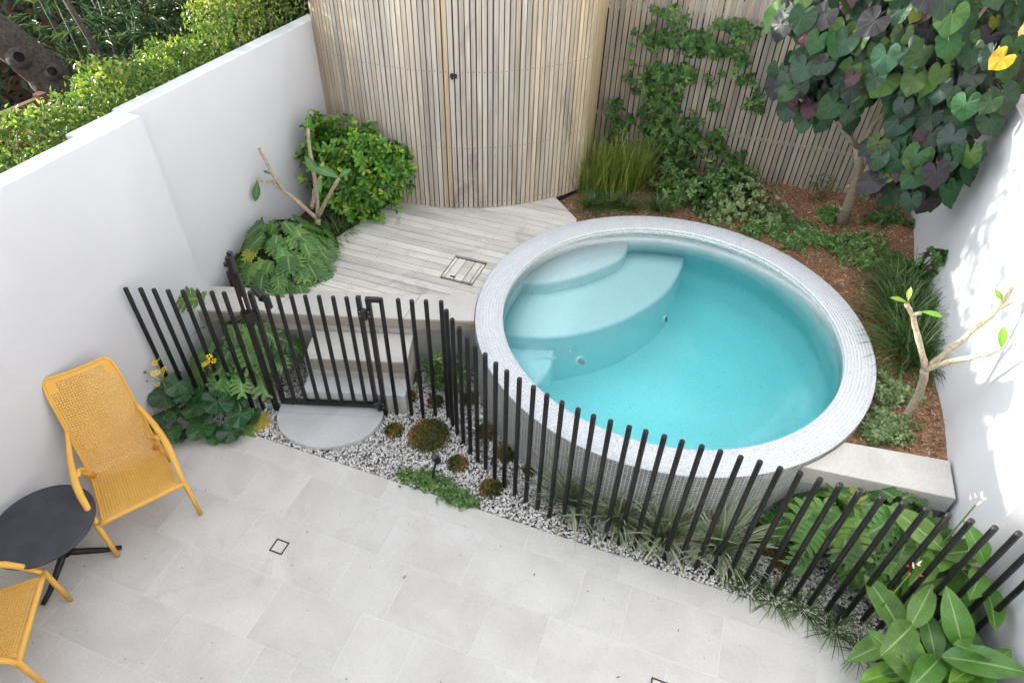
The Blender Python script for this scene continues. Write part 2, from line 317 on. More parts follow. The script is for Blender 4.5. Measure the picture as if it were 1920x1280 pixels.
class MB:
    def __init__(s): s.v = []; s.f = []
    def add(s, vs, fs):
        o = len(s.v); s.v += [tuple(map(float, q)) for q in vs]; s.f += [tuple(i+o for i in f) for f in fs]
    def box(s, c, size, M3=None):
        hx, hy, hz = [q/2 for q in size]
        P = [Vector((sx*hx, sy*hy, sz*hz)) for sz in (-1, 1) for sy in (-1, 1) for sx in (-1, 1)]
        if M3 is not None: P = [M3 @ q for q in P]
        c = Vector(c); s.add([q+c for q in P], [(0, 2, 3, 1), (4, 5, 7, 6), (0, 1, 5, 4), (2, 6, 7, 3), (0, 4, 6, 2), (1, 3, 7, 5)])
    def prism(s, poly, z0, z1, bev=0.0):
        n = len(poly)
        A = sum(poly[i][0]*poly[(i+1) % n][1]-poly[(i+1) % n][0]*poly[i][1] for i in range(n))
        if A < 0: poly = poly[::-1]
        if bev > 0:
            ins = inset(poly, bev)
            vs = [(x, y, z0) for x, y in poly]+[(x, y, z1-bev) for x, y in poly]+[(x, y, z1) for x, y in ins]
            fs = [tuple(range(n))[::-1]]+[(i, (i+1) % n, n+(i+1) % n, n+i) for i in range(n)]+[(n+i, n+(i+1) % n, 2*n+(i+1) % n, 2*n+i) for i in range(n)]+[tuple(range(2*n, 3*n))]
        else:
            vs = [(x, y, z0) for x, y in poly]+[(x, y, z1) for x, y in poly]
            fs = [tuple(range(n))[::-1], tuple(range(n, 2*n))]+[(i, (i+1) % n, n+(i+1) % n, n+i) for i in range(n)]
        s.add(vs, fs)
    def tube(s, pts, rad, seg=8, cap=True, flat=None):
        pts = [Vector(p) for p in pts]; n = len(pts)
        if not hasattr(rad, '__len__'): rad = [rad]*n
        t0 = (pts[1]-pts[0]).normalized(); ref = Vector((0, 0, 1)) if abs(t0.z) < 0.9 else Vector((1, 0, 0))
        x = t0.cross(ref).normalized(); rings = []
        for i in range(n):
            t = ((pts[min(i+1, n-1)]-pts[i]).normalized()+(pts[i]-pts[max(i-1, 0)]).normalized()).normalized()
            x = (x-t*x.dot(t)).normalized(); y = t.cross(x)
            ky = 1.0 if flat is None else flat
            rings.append([pts[i]+(x*math.cos(2*math.pi*k/seg)+y*math.sin(2*math.pi*k/seg)*ky)*rad[i] for k in range(seg)])
        vs = [p for r in rings for p in r]; fs = []
        for i in range(n-1):
            for k in range(seg):
                a = i*seg+k; b = i*seg+(k+1) % seg; fs.append((a, b, b+seg, a+seg))
        if cap: fs += [tuple(range(seg))[::-1], tuple(range((n-1)*seg, n*seg))]
        s.add(vs, fs)
    def mesh(s, name, smooth=False):
        me = bpy.data.meshes.new(name); me.from_pydata(s.v, [], s.f); me.update()
        if smooth: me.polygons.foreach_set('use_smooth', np.ones(len(me.polygons), bool))
        return me

def inset(poly, d):
    n = len(poly); out = []
    for i in range(n):
        p0 = Vector(poly[i-1]); p = Vector(poly[i]); p1 = Vector(poly[(i+1) % n])
        a = (p-p0).normalized(); b = (p1-p).normalized()
        na = Vector((-a.y, a.x)); nb = Vector((-b.y, b.x)); m = na+nb
        k = m.length_squared
        m = m*(2/k) if k > 1e-6 else na
        if m.length > 3: m = m.normalized()*3
        out.append((p.x+m.x*d, p.y+m.y*d))
    return out

def link(o, parent=None):
    COL.objects.link(o)
    if parent is not None:
        o.parent = parent; o.matrix_parent_inverse = Matrix.Translation(-Vector(parent.get('_b', (0, 0, 0)))) if '_b' in parent else Matrix()
    return o
def thing(name, label, cat, loc=(0, 0, 0), group=None, local=False):
    o = bpy.data.objects.new(name, None); COL.objects.link(o); o.location = loc; o.empty_display_size = 0.1
    o['label'] = label; o['category'] = cat
    if group: o['group'] = group
    BASE[o] = None if local else Vector(loc)
    return o
BASE = {}
def part(name, me, mat, parent=None, kind=None, mod=None):
    o = bpy.data.objects.new(name, me); COL.objects.link(o)
    if mat is not None and not me.materials: me.materials.append(mat)
    if parent is not None:
        o.parent = parent; b = BASE.get(parent)
        if b is not None: o.matrix_parent_inverse = Matrix.Translation(-b)
    if kind: o['kind'] = kind
    BASE[o] = None
    return o
def solo(name, me, mat, label, cat, group=None, kind=None):
    o = part(name, me, mat); o['label'] = label; o['category'] = cat
    if group: o['group'] = group
    if kind: o['kind'] = kind
    return o
def struct(name, me, mat): return part(name, me, mat, None, 'structure')
def stuff(name, me, mat, label, cat):
    return solo(name, me, mat, label, cat, None, 'stuff')

def instance(tv, tf, B, P, tint=None, uv=None):
    """B (n,3,3) columns = axes (already scaled), P (n,3)."""
    n = len(P); k = len(tv)
    V = np.einsum('nij,kj->nki', B, tv)+P[:, None, :]
    F = (tf[None]+(np.arange(n)*k)[:, None, None]).reshape(-1, tf.shape[1])
    T = None if tint is None else np.repeat(np.asarray(tint), k)
    return V.reshape(-1, 3), F, T
def unit(a): return a/np.maximum(np.linalg.norm(a, axis=-1, keepdims=True), 1e-9)
def bases(tip, nrm, sx, sy, sz=None):
    y = unit(tip); z = unit(nrm-y*np.sum(nrm*y, -1, keepdims=True)); x = np.cross(y, z)
    sz = sy if sz is None else sz
    return np.stack([x*np.reshape(sx, (-1, 1)), y*np.reshape(sy, (-1, 1)), z*np.reshape(sz, (-1, 1))], -1)
def merge(parts):
    V = []; F = []; T = []; o = 0
    for v, f, t in parts:
        V.append(v); F.append(f+o); T.append(t); o += len(v)
    return np.concatenate(V), np.concatenate(F), np.concatenate(T)

# leaf templates ------------------------------------------------------
def leaf_small(fold=0.12):   # 4 tris, length 1 along y, width 1
    v = np.array([(0, 0, 0), (-0.5, 0.42, fold), (0, 0.5, 0), (0.5, 0.42, fold), (0, 1, -0.08)])
    return v, np.array([(0, 2, 1), (0, 3, 2), (1, 2, 4), (2, 3, 4)])
LS = leaf_small()
def leaf_oval(fold=0.16):
    v = [(0, 0, 0)]; f = []
    for t, w in ((0.28, 0.26), (0.62, 0.5), (0.89, 0.36)):
        v += [(-w, t, fold*w*2-0.10*t*t), (0, t, -0.10*t*t), (w, t, fold*w*2-0.10*t*t)]
    v.append((0, 1, -0.12))
    f = [(0, 2, 1), (0, 3, 2)]
    for i in (1, 4): f += [(i, i+1, i+4), (i, i+4, i+3), (i+1, i+2, i+5), (i+1, i+5, i+4)]
    f += [(7, 8, 10), (8, 9, 10)]
    return np.array(v), np.array(f)
LO = leaf_oval()
def leaf_pinnate(n, prof, fold=0.1, curl=0.25, wave=0.0, seed=0):
    rg = random.Random(seed); v = []; uv = []; f = []
    for i in range(n+1):
        t = i/n; w = prof(t)*0.5; z = -curl*t*t; ww = wave*math.sin(t*17+seed)
        for s in (-1, -0.5, 0, 0.5, 1):
            v.append((s*w, t, z+abs(s)*fold*w*2+ww*abs(s)**2*(1 if s > 0 else -1))); uv.append(((s+1)/2, t))
    for i in range(n):
        for k in range(4):
            a = i*5+k; f.append((a, a+1, a+6, a+5))
    return np.array(v), [np.array(f)], np.array(uv)
def leaf_lobed(seed, nl=6):
    rg = random.Random(seed); v = []; uv = []; f = []
    curl = 0.22
    def zz(t, x): return -curl*t*t + abs(x)*0.10 - 0.25*x*x
    n = nl*2
    core = lambda t: 0.15*math.sin(math.pi*min(1, t*0.86+0.14))**0.8+0.012
    for i in range(n+1):
        t = i/n
        for s in (-1, 0, 1): x = s*core(t); v.append((x, t, zz(t, x))); uv.append((0.5+s*0.15, t))
    for i in range(n):
        for k in range(2): a = i*3+k; f.append((a, a+1, a+4, a+3))
    for s in (-1, 1):
        for j in range(nl):
            t0 = (j+0.08)/nl; t1 = (j+0.95)/nl; tm = (t0+t1)/2
            reach = (0.35*math.sin(math.pi*(0.22+0.70*(1-tm)))+0.05)*rg.uniform(0.85, 1.12)
            if j == nl-1: reach *= 0.55
            b0 = core(t0)*0.9; b1 = core(t1)*0.9; fwd = 0.05+0.16*tm; w = (t1-t0)*0.5
            dn = -0.08 if j == 0 else 0
            pts = [(s*b0, t0), (s*(b0+reach*0.55), t0+fwd*0.35+dn), (s*(b0+reach*0.97), tm+fwd-w*0.30+dn*2), (s*(b1+reach*0.85), tm+fwd+w*0.35+dn), (s*(b1+reach*0.45), t1+fwd*0.30), (s*b1, t1)]
            o = len(v)
            for x, y in pts: v.append((x, y, zz(y, x)+rg.uniform(-0.012, 0.012))); uv.append((0.5+0.5*x/0.5, min(1, y)))
            q = [(o, o+1, o+4, o+5), (o+1, o+2, o+3, o+4)]
            f += q if s < 0 else [t[::-1] for t in q]
    return np.array(v), [np.array(f)], np.clip(np.array(uv), 0, 1)
def leaf_round(seed, notch=0.75, point=0.1, cup=0.15, wav=0.04):
    rg = random.Random(seed); A = 28; v = [(0, 0, 0)]; uv = [(0.5, 0)]; tri = []; quad = []
    ph = rg.uniform(0, 6)
    for ring, rr in ((0, 0.4), (1, 0.75), (2, 1.0)):
        for k in range(A+1):
            a = -math.pi*0.985+2*math.pi*0.985*k/A     # 0 = tip, +-pi = petiole notch
            r = 0.52*(1+0.06*math.cos(2*a))
            r *= 1-notch*math.exp(-((math.pi-abs(a))/0.33)**2)
            r += point*math.exp(-(a/0.22)**2)
            r *= 1+0.02*math.sin(a*10+ph)
            x = r*rr*math.sin(a); y = r*rr*math.cos(a)
            z = cup*(rr*r)**2*2*(1 if cup < 0 else 1)+wav*rr*rr*math.sin(a*5+ph) - 0.25*max(0, y)**2 + 0.02*math.cos(a*10)*rr
            v.append((x, y, z)); uv.append((k/A, rr))
    for k in range(A): tri.append((0, 2+k, 1+k))
    for q in (0, 1):
        for k in range(A):
            a = 1+q*(A+1)+k; b = a+A+1; quad.append((a, a+1, b+1, b))
    return np.array(v), [np.array(tri), np.array(quad)], np.array(uv)
def mk(tag, T, mat):
    me = mesh_np(tag, T[0], T[1], uv=T[2], smooth=True); me.materials.append(M[mat]); return me
LEAF = {
 'heart': [mk('heart_leaf', leaf_round(i, 0.8, 0.13, -0.10+0.05*i, 0.03), 'leaf_heart') for i in range(4)],
 'round': [mk('round_leaf', leaf_round(20+i, 0.85, 0.0, 0.10, 0.05), 'leaf_round') for i in range(3)],
 'lobe': [mk('lobed_leaf', leaf_lobed(i, 6+i % 2), 'leaf_lobe') for i in range(4)],
 'canna': [mk('broad_leaf', leaf_pinnate(9, lambda t: 0.50*math.sin(math.pi*min(1, t*0.97+0.03))**0.75*(1-0.25*t)+0.004, 0.16, 0.22, 0.018, i), 'leaf_big') for i in range(3)],
 'frang': [mk('waxy_leaf', leaf_pinnate(7, lambda t: 0.36*math.sin(math.pi*min(1, t**1.25*0.98+0.02))**0.9+0.004, 0.18, 0.15, 0.0, i), 'leaf_frang') for i in range(2)],
}
def leaf_obj(kind, pos, tip, nrm, size, col, parent, name='leaf', wscale=1.0):
    B = bases(np.array([tip], float), np.array([nrm], float), size*wscale, size, size)[0]
    o = bpy.data.objects.new(name, random.choice(LEAF[kind])); COL.objects.link(o)
    m = Matrix([list(B[0])+[pos[0]], list(B[1])+[pos[1]], list(B[2])+[pos[2]], [0, 0, 0, 1]])
    o.parent = parent; b = BASE.get(parent)
    if b is not None: o.matrix_parent_inverse = Matrix.Translation(-b)
    o.matrix_basis = m; o.color = (*col, 1); return o
def jcol(c, v=0.25, h=0.1):
    k = 1+random.uniform(-v, v); return tuple(max(0.002, x*k*(1+random.uniform(-h, h))) for x in c)

def blades(center, n, length, width, spread=0.03, elev=(50, 85), droop=1.2, seg=5, bias=None):
    """strap-leaf clump: (V,F,T)"""
    az = rng.uniform(0, 2*np.pi, n); el = np.radians(rng.uniform(*elev, n)); L = length*rng.uniform(0.6, 1.1, n); W = width*rng.uniform(0.7, 1.2, n)
    r = spread*np.sqrt(rng.uniform(0, 1, n)); c = np.array(center)
    p = np.stack([c[0]+r*np.cos(az+rng.normal(0, .8, n)), c[1]+r*np.sin(az+rng.normal(0, .8, n)), np.full(n, c[2])], 1)
    h = np.stack([np.cos(az), np.sin(az)], 1); 
    if bias is not None: h = unit(h+np.array(bias))
    side = np.stack([-h[:, 1], h[:, 0], np.zeros(n)], 1)
    V = np.zeros((n, seg+1, 2, 3)); e = el.copy(); dr = droop*rng.uniform(0.5, 1.3, n)
    for i in range(seg+1):
        t = i/seg; w = W*(0.75+0.6*t-1.32*t*t)*0.5+0.0004
        V[:, i, 0] = p-side*w[:, None]; V[:, i, 1] = p+side*w[:, None]
        st = L/seg
        p = p+np.concatenate([h*(np.cos(e)*st)[:, None], (np.sin(e)*st)[:, None]], 1)
        e = e-dr/seg*(0.5+t)
    V[..., 2] = np.maximum(V[..., 2], c[2]+0.004)
    k = (seg+1)*2; F = np.array([(2*i, 2*i+1, 2*i+3, 2*i+2) for i in range(seg)])
    F = (F[None]+(np.arange(n)*k)[:, None, None]).reshape(-1, 4)
    return V.reshape(-1, 3), F, np.repeat(np.clip(rng.normal(0.5, 0.25, n), 0, 1), k)

def blob_leaves(c, rad, n, size, shell=0.35, upb=0.35, wr=0.5, tintc=0.5, flat=0.0):
    """small leaves through an ellipsoid, more of them towards its outside"""
    d = unit(rng.normal(0, 1, (n, 3))); rr = 1-shell*rng.uniform(0, 1, n)**1.5
    lump = 1+0.14*np.sin(d[:, 0]*5+c[0]*7)*np.cos(d[:, 1]*6+c[1]*3)+0.10*np.sin(d[:, 2]*9+c[2])
    P = np.array(c)+d*np.array(rad)*(rr*lump)[:, None]
    N = unit(d*0.8+np.array([0, -0.1, upb])+rng.normal(0, .45, (n, 3)))
    T = unit(d*0.7+rng.normal(0, .7, (n, 3))+np.array([0, 0, flat]))
    s = size*rng.uniform(0.65, 1.2, n)
    t = np.clip(tintc+0.3*(rr-0.85)/0.3+rng.normal(0, .2, n), 0, 1)
    return instance(LS[0], LS[1], bases(T, N, s*wr, s), P, t)
def whorls(C, N, size, per=6, wr=0.4, tint=None, lift=0.45):
    """rosettes of leaves at shoot tips C with axis N"""
    m = len(C); N = unit(N); ref = unit(np.cross(N, rng.normal(0, 1, (m, 3)))); bi = np.cross(N, ref)
    P = []; T = []; NN = []; S_ = []; TT = []
    for k in range(per):
        a = 2*np.pi*k/per+rng.uniform(-.3, .3, m)
        o = ref*np.cos(a)[:, None]+bi*np.sin(a)[:, None]
        T.append(unit(o+N*lift*rng.uniform(0.2, 1.6, m)[:, None])); NN.append(unit(N-o*0.3)); P.append(C); S_.append(size*rng.uniform(.7, 1.2, m))
        TT.append(np.clip((tint if tint is not None else 0.5)+rng.normal(0, .17, m), 0, 1))
    P = np.concatenate(P); T = np.concatenate(T); NN = np.concatenate(NN); S_ = np.concatenate(S_); TT = np.concatenate(TT)
    return instance(LO[0], LO[1], bases(T, NN, S_*wr, S_), P, TT)
def foliage(name, parts, mat, parent, smooth=False):
    V, F, T = merge(parts); return part(name, mesh_np(name, V, F, T, smooth=smooth), M[mat], parent)

# ------------------------------------------------------------------ key dimensions
PC = np.array([-0.1386, 4.3912]); RO, RI, ZR = 1.600, 1.375, 0.590    # pool centre, coping radii, rim height
XL, XLR, XR, XRF, YB = -3.80, -3.92, 1.93, 2.14, 7.20
WT = 2.157
E1 = np.array([0.9515, 0.3076]); N1 = np.array([-0.3076, 0.9515])      # direction of gate and steps
ZD = 0.57

# ground ---------------------------------------------------------------
m = MB(); m.add([(-60, -60, -0.45), (60, -60, -0.45), (60, 60, -0.45), (-60, 60, -0.45)], [(0, 1, 2, 3)])
struct('ground', m.mesh('ground'), M['soil'])

# ---------------- patio: grout bed and every tile
m = MB(); m.prism([(XL-0.02, -1.2), (2.2, -1.2), (2.2, 1.95), (1.63, 2.25), (1.56, 2.36), (1.44, 2.43), (1.30, 2.47), (1.1, 2.486), (XL-0.02, 2.486)], -0.06, -0.0012)
patio = struct('patio', m.mesh('patio'), M['grout'])
rows = [(-1.17, -0.80, [-3.3, -2.6, -1.85, -1.2, -0.4, 0.3, 1.0, 1.6]), (-0.80, -0.42, [-3.0, -2.2, -1.4, -0.75, 0.0, 0.7, 1.35]), (-0.42, -0.03, [-3.35, -2.6, -1.9, -1.1, -0.35, 0.4, 1.1, 1.75]),
 (-0.03, 0.36, [-2.9, -2.15, -1.5, -0.7, 0.05, 0.75, 1.5]), (0.36, 0.75, [-3.07, -2.68, -1.95, -1.2, -0.5, 0.25, 0.95, 1.6]),
 (0.75, 1.137, [-3.254, -2.482, -1.91, -1.662, -0.9, -0.2, 0.55, 1.2]), (1.137, 1.528, [-3.39, -2.814, -2.045, -1.455, -1.073, -0.483, 0.25, 0.9, 1.5]),
 (1.528, 1.917, [-3.065, -2.483, -1.707, -1.316, -0.732, -0.346, 0.40, 1.05]), (1.917, 2.308, [-3.3, -2.722, -2.33, -1.56, -0.96, -0.22, 0.098, 0.69, 1.25]),
 (2.308, 2.486, [-3.3, -2.923, -2.537, -2.11, -1.759, -1.377, -0.66, -0.005, 0.38, 1.166])]
J = 0.0016
def patio_edge(x):  # curved right end of the paving
    pts = [(1.10, 2.486), (1.30, 2.470), (1.44, 2.43), (1.56, 2.36), (1.63, 2.25), (1.72, 2.05), (1.9, 1.95), (2.2, 1.9)]
    if x <= 1.1: return 2.486
    return float(np.interp(x, [p[0] for p in pts], [p[1] for p in pts]))
for y0, y1, js in rows:
    xs = [XL+0.004]+[j for j in js if j > XL+0.1]+[XRF-0.01]
    for a, b in zip(xs[:-1], xs[1:]):
        x0, x1 = a+J, b-J; top = []
        n = 8 if (x1 > 1.1 and y1 > 1.9) else 1
        for i in range(n+1):
            x = x1+(x0-x1)*i/n; top.append((x, min(y1-J, patio_edge(x))))
        if min(t[1] for t in top) <= y0+0.02: 
            top = [t for t in top if t[1] > y0+0.02]
            if len(top) < 2: continue
            poly = [(top[-1][0], y0+J), (top[0][0], y0+J)]+top
        else: poly = [(x0, y0+J), (x1, y0+J)]+top
        m = MB(); dz = random.uniform(-0.0006, 0.0006)
        m.prism(poly, -0.05, dz, 0.0008); part('paving_tile', m.mesh('paving_tile'), M['pave'], patio)

# drain covers set in the tiles
def drain(x, y, label):
    t = thing('drain_cover', label, 'drain cover', (x, y, 0))
    m = MB(); s = 0.097
    for (dx, dy, sx, sy) in ((0, s/2-0.004, s, 0.008), (0, -s/2+0.004, s, 0.008), (s/2-0.004, 0, 0.008, s-0.016), (-s/2+0.004, 0, 0.008, s-0.016)): m.box((x+dx, y+dy, 0.002), (sx, sy, 0.006))
    part('slot_frame', m.mesh('slot_frame'), M['blackplastic'], t)
    m = MB(); m.box((x, y, 0.0), (s-0.02, s-0.02, 0.007)); part('tile_insert', m.mesh('tile_insert'), M['pave'], t)
drain(-2.213, 1.730, 'small square tile-insert drain cover in the middle of the paving')
drain(0.375, 1.735, 'square drain cover cut off by the lower edge of the photo')

# leaf litter on the paving
def litter(n, xr, yr, z, name, label, test=None, smin=0.006, smax=0.02):
    P = np.stack([rng.uniform(*xr, n), rng.uniform(*yr, n), np.full(n, z)], 1)
    if test is not None: P = P[[test(p) for p in P]]
    n = len(P); a = rng.uniform(0, 6.28, n); T = np.stack([np.cos(a), np.sin(a), np.zeros(n)], 1)
    s = rng.uniform(smin, smax, n)*np.where(rng.uniform(0, 1, n) < .12, 2.0, 1.0)
    V, F, t = instance(LS[0]*np.array([1, 1, 0.3]), LS[1], bases(T, np.tile([0, 0, 1.], (n, 1)), s*rng.uniform(.12, .5, n), s), P, rng.uniform(0, .6, n))
    return stuff(name, mesh_np(name, V, F, t), M['bark'], label, 'debris')
litter(230, (XL, 1.6), (-0.2, 2.45), 0.003, 'leaf_litter', 'tiny dark twigs and leaf crumbs scattered on the pale paving', lambda p: p[1] < patio_edge(p[0])-0.03)

# ---------------- walls
def coping_wall(name, polys, label):
    t = thing(name, label, 'wall', (polys[0][0][0][0], polys[0][0][0][1], -0.1))
    for i, (poly, z0, z1) in enumerate(polys):
        m = MB(); m.prism(poly, z0, z1, 0.004); part('wall_face', m.mesh('wall_face'), M['wall'], t)
    return t
coping_wall('garden_wall', [
    ([(XL, -1.2), (XL, 3.216), (-4.02, 3.216), (-4.02, 2.80), (-3.945, 2.80), (-3.945, -1.2)], -0.11, WT),
    ([(XLR, 3.218), (XLR, 5.60), (-4.05, 5.60), (-4.05, 3.218)], -0.11, WT)], 'tall white rendered wall with the clipped hedge growing along its top')
coping_wall('garden_wall', [
    ([(XR, 2.892), (XR, 7.5), (XR+0.13, 7.5), (XR+0.13, 3.05), (XRF+0.13, 3.05), (XRF+0.13, 2.892)], -0.11, WT-0.01),
    ([(XRF, -1.2), (XRF, 2.890), (XRF+0.13, 2.890), (XRF+0.13, -1.2)], -0.11, WT-0.01)], 'white rendered wall with dappled sun patches beside the mulch bed')

# ---------------- steps, coping stones, ledge
def quad_along(a, b, depth):   # polygon from a to b (front edge) and depth behind it
    a = np.array(a); b = np.array(b); return [tuple(a), tuple(b), tuple(b+N1*depth), tuple(a+N1*depth)]
def ln(x, x0=-2.663, y0=3.443): return y0+(x-x0)*E1[1]/E1[0]
st = thing('stone_steps', 'pale stone steps rising behind the black gate to the deck', 'steps', (-2.5, 3.2, 0))
# top coping stones
cuts = [XLR+0.005, -3.20, -2.18, -1.56]
for i in range(3):
    a, b = cuts[i]+0.002, cuts[i+1]-0.002
    A_ = np.array([a, ln(a)]); B_ = np.array([b, ln(b)])
    poly = [tuple(A_), tuple(B_), tuple(B_+N1*0.325+(E1*0.10 if i < 2 else E1*0.0)), tuple(A_+N1*0.325+(E1*0.10 if i > 0 else np.zeros(2)))]
    if i == 2:
        # butt against the pool wall with a curved end
        arc = []
        for k in range(7):
            y = ln(-1.60)+(0.34)*k/6; arc.append((PC[0]-math.sqrt((RO+0.006)**2-(y-PC[1])**2), y))
        poly = [tuple(A_)]+arc+[tuple(A_+N1*0.325+E1*0.10)]
    m = MB(); m.prism(poly, ZD-0.018, ZD, 0.003); part('coping_stone', m.mesh('coping_stone'), M['stone'], st)
def riser(x0, x1, off, z0, z1, mat, name, y_in=0.02, depth=0.25):
    a = np.array([x0, ln(x0)])+N1*(off+y_in); b = np.array([x1, ln(x1)])+N1*(off+y_in)
    m = MB(); m.prism(quad_along(a, b, depth), z0, z1); part(name, m.mesh(name), mat, st)
riser(-3.30, -1.58, 0, 0.455, ZD-0.019, M['band'], 'riser_stone', 0.001)
for a, b in ((-3.30, -2.9), (-2.896, -2.4), (-2.396, -2.12)): riser(a, b, 0, 0.388, 0.452, M['stone'], 'base_brick', 0.008)
riser(-2.20, -1.585, 0, -0.1, 0.453, M['concrete'], 'retaining_face', 0.03, 0.2)
riser(-3.90, -2.9, 0, -0.1, 0.453, M['concrete'], 'retaining_face', 0.03, 0.2)
riser(XLR+0.005, -3.302, 0, 0.455, ZD-0.019, M['band'], 'riser_stone', 0.001, 0.2)
SX0, SX1 = -2.90, -2.115
def step_poly(off, depth, ext=0.0):
    a = np.array([SX0-ext, ln(SX0-ext)])+N1*off; b = np.array([SX1+ext, ln(SX1+ext)])+N1*off
    return quad_along(a, b, depth)
m = MB(); m.prism(step_poly(-0.338, 0.335), 0.382, 0.40, 0.003); part('tread', m.mesh('tread'), M['stone'], st)
m = MB(); m.prism(step_poly(-0.337, 0.30), 0.272, 0.3815); part('riser_stone', m.mesh('riser_stone'), M['band'], st)
m = MB(); m.prism(step_poly(-0.334, 0.30), -0.1, 0.2715); part('base_brick', m.mesh('base_brick'), M['stone'], st)
m = MB(); m.prism(step_poly(-0.520, 0.187), 0.15, 0.205, 0.003); part('tread', m.mesh('tread'), M['marble'], st)
m = MB(); m.prism(step_poly(-0.515, 0.180), -0.1, 0.1495); part('riser_stone', m.mesh('riser_stone'), M['stone'], st)
# half-round landing slab in front of the gate
cL = np.array([-2.905, 2.728]); cR = np.array([-2.105, 2.986]); mid = (cL+cR)/2; rx = np.linalg.norm(cR-cL)/2; ex = (cR-cL)/np.linalg.norm(cR-cL); ey = np.array([ex[1], -ex[0]])
poly = [tuple(mid+ex*rx*math.cos(t)+ey*0.335*math.sin(t)) for t in np.linspace(math.pi, 0, 33)]
lt = thing('landing_slab', 'half-round pale stone landing slab in the gravel before the gate', 'stone slab', (mid[0], mid[1], 0))
m = MB(); m.prism(poly, -0.03, 0.045, 0.003); part('half_round_stone', m.mesh('half_round_stone'), M['marble'], lt)
m = MB(); m.prism([tuple(cL-ey*0.003), tuple(cR-ey*0.003), tuple(cR-ey*0.085), tuple(cL-ey*0.085)], -0.03, 0.045, 0.003); part('threshold_stone', m.mesh('threshold_stone'), M['marble'], lt)

# concrete ledge right of the pool
arc = [(PC[0]+(RO+0.006)*math.cos(a), PC[1]+(RO+0.006)*math.sin(a)) for a in np.radians(np.linspace(-46.5, -31.5, 8))]
m = MB(); poly = arc+[(1.29, 3.67), (1.905, 3.645), (1.905, 3.285)]
poly = [(0.975, 3.20)]+arc+[(1.905, 3.645), (1.905, 3.300)]
poly = arc+[(1.905, 3.640), (1.905, 3.315)]
m.prism(poly, 0.40, 0.552, 0.004); lg = solo('concrete_ledge', m.mesh('concrete_ledge'), M['stone'], 'pale concrete ledge between the pool rim and the white wall', 'ledge')
m = MB(); m.prism([(0.955, 3.225), (1.90, 3.345), (1.90, 3.44), (0.955, 3.32)], -0.1, 0.399); part('ledge_face', m.mesh('ledge_face'), M['concrete'], lg)

# ---------------- garden bed soil and mulch
def circ_mask(p, r): return (p[0]-PC[0])**2+(p[1]-PC[1])**2 > r*r
n = 34; gx = np.linspace(-1.62, XR+0.01, n); gy = np.linspace(3.42, YB+0.1, n); V = []; F = []
for y in gy:
    for x in gx: V.append((x, y, 0.485+0.02*math.sin(x*3+y*5)+0.015*math.sin(x*9-y*4)+0.06*max(0, (y-6.2))))
cell = lambda x, y: (math.hypot(x-PC[0], y-PC[1]) > RO-0.08) and (x > 0.2 or y > 5.2)
for j in range(n-1):
    for i in range(n-1):
        cx, cy = (gx[i]+gx[i+1])/2, (gy[j]+gy[j+1])/2
        if cell(cx, cy): F.append((j*n+i, j*n+i+1, (j+1)*n+i+1, (j+1)*n+i))
struct('garden_bed', mesh_np('garden_bed', V, np.array(F), smooth=True), M['mulchbase'])
def bedz(x, y): return 0.485+0.02*math.sin(x*3+y*5)+0.015*math.sin(x*9-y*4)+0.06*max(0, (y-6.2))
def in_bed(x, y):
    if math.hypot(x-PC[0], y-PC[1]) < RO+0.02 or x > XR-0.01 or y > YB: return False
    if x > 1.0 and y < 3.66: return False
    if x < 0.5 and y < 5.3: return False
    if y < 5.62 and x < -1.1: return False
    if math.hypot(x+3.07, y-7.10) < 1.87: return False
    if (x+1.259)*0.715+(y-5.602)*0.70 < 0.02 and x < -1.2: return False
    return True
P = []
while len(P) < 15000:
    x, y = random.uniform(-1.6, XR), random.uniform(3.66, YB)
    if in_bed(x, y): P.append((x, y, bedz(x, y)+random.uniform(0.0, 0.014)))
P = np.array(P); n = len(P); a = rng.uniform(0, 6.28, n)
T = np.stack([np.cos(a), np.sin(a), rng.normal(0, .18, n)], 1); s = rng.uniform(0.014, 0.045, n)
chip = (np.array([(-0.5, 0, 0), (0.5, 0, 0), (0.4, 1, 0), (-0.4, 1, 0), (-0.3, 0.1, 0.5), (0.3, 0.1, 0.5), (0.25, 0.9, 0.5), (-0.25, 0.9, 0.5)]), np.array([(4, 5, 6, 7), (0, 1, 5, 4), (1, 2, 6, 5), (2, 3, 7, 6), (3, 0, 4, 7)]))
V, F, t = instance(*chip, bases(T, np.stack([rng.normal(0, .3, n), rng.normal(0, .3, n), np.ones(n)], 1), rng.uniform(.004, .011, n), s, rng.uniform(.004, .01, n)), P, np.clip(rng.normal(.5, .28, n), 0, 1))
stuff('mulch', mesh_np('mulch', V, F, t), M['bark'], 'reddish brown bark mulch covering the garden bed round the pool', 'mulch')
m = MB(); m.prism([(XLR, 3.6), (-2.9, 3.6), (-3.22, 4.3), (-3.0, 5.4), (XLR, 5.5)], 0.2, 0.50); struct('planting_bed', m.mesh('planting_bed'), M['soil'])

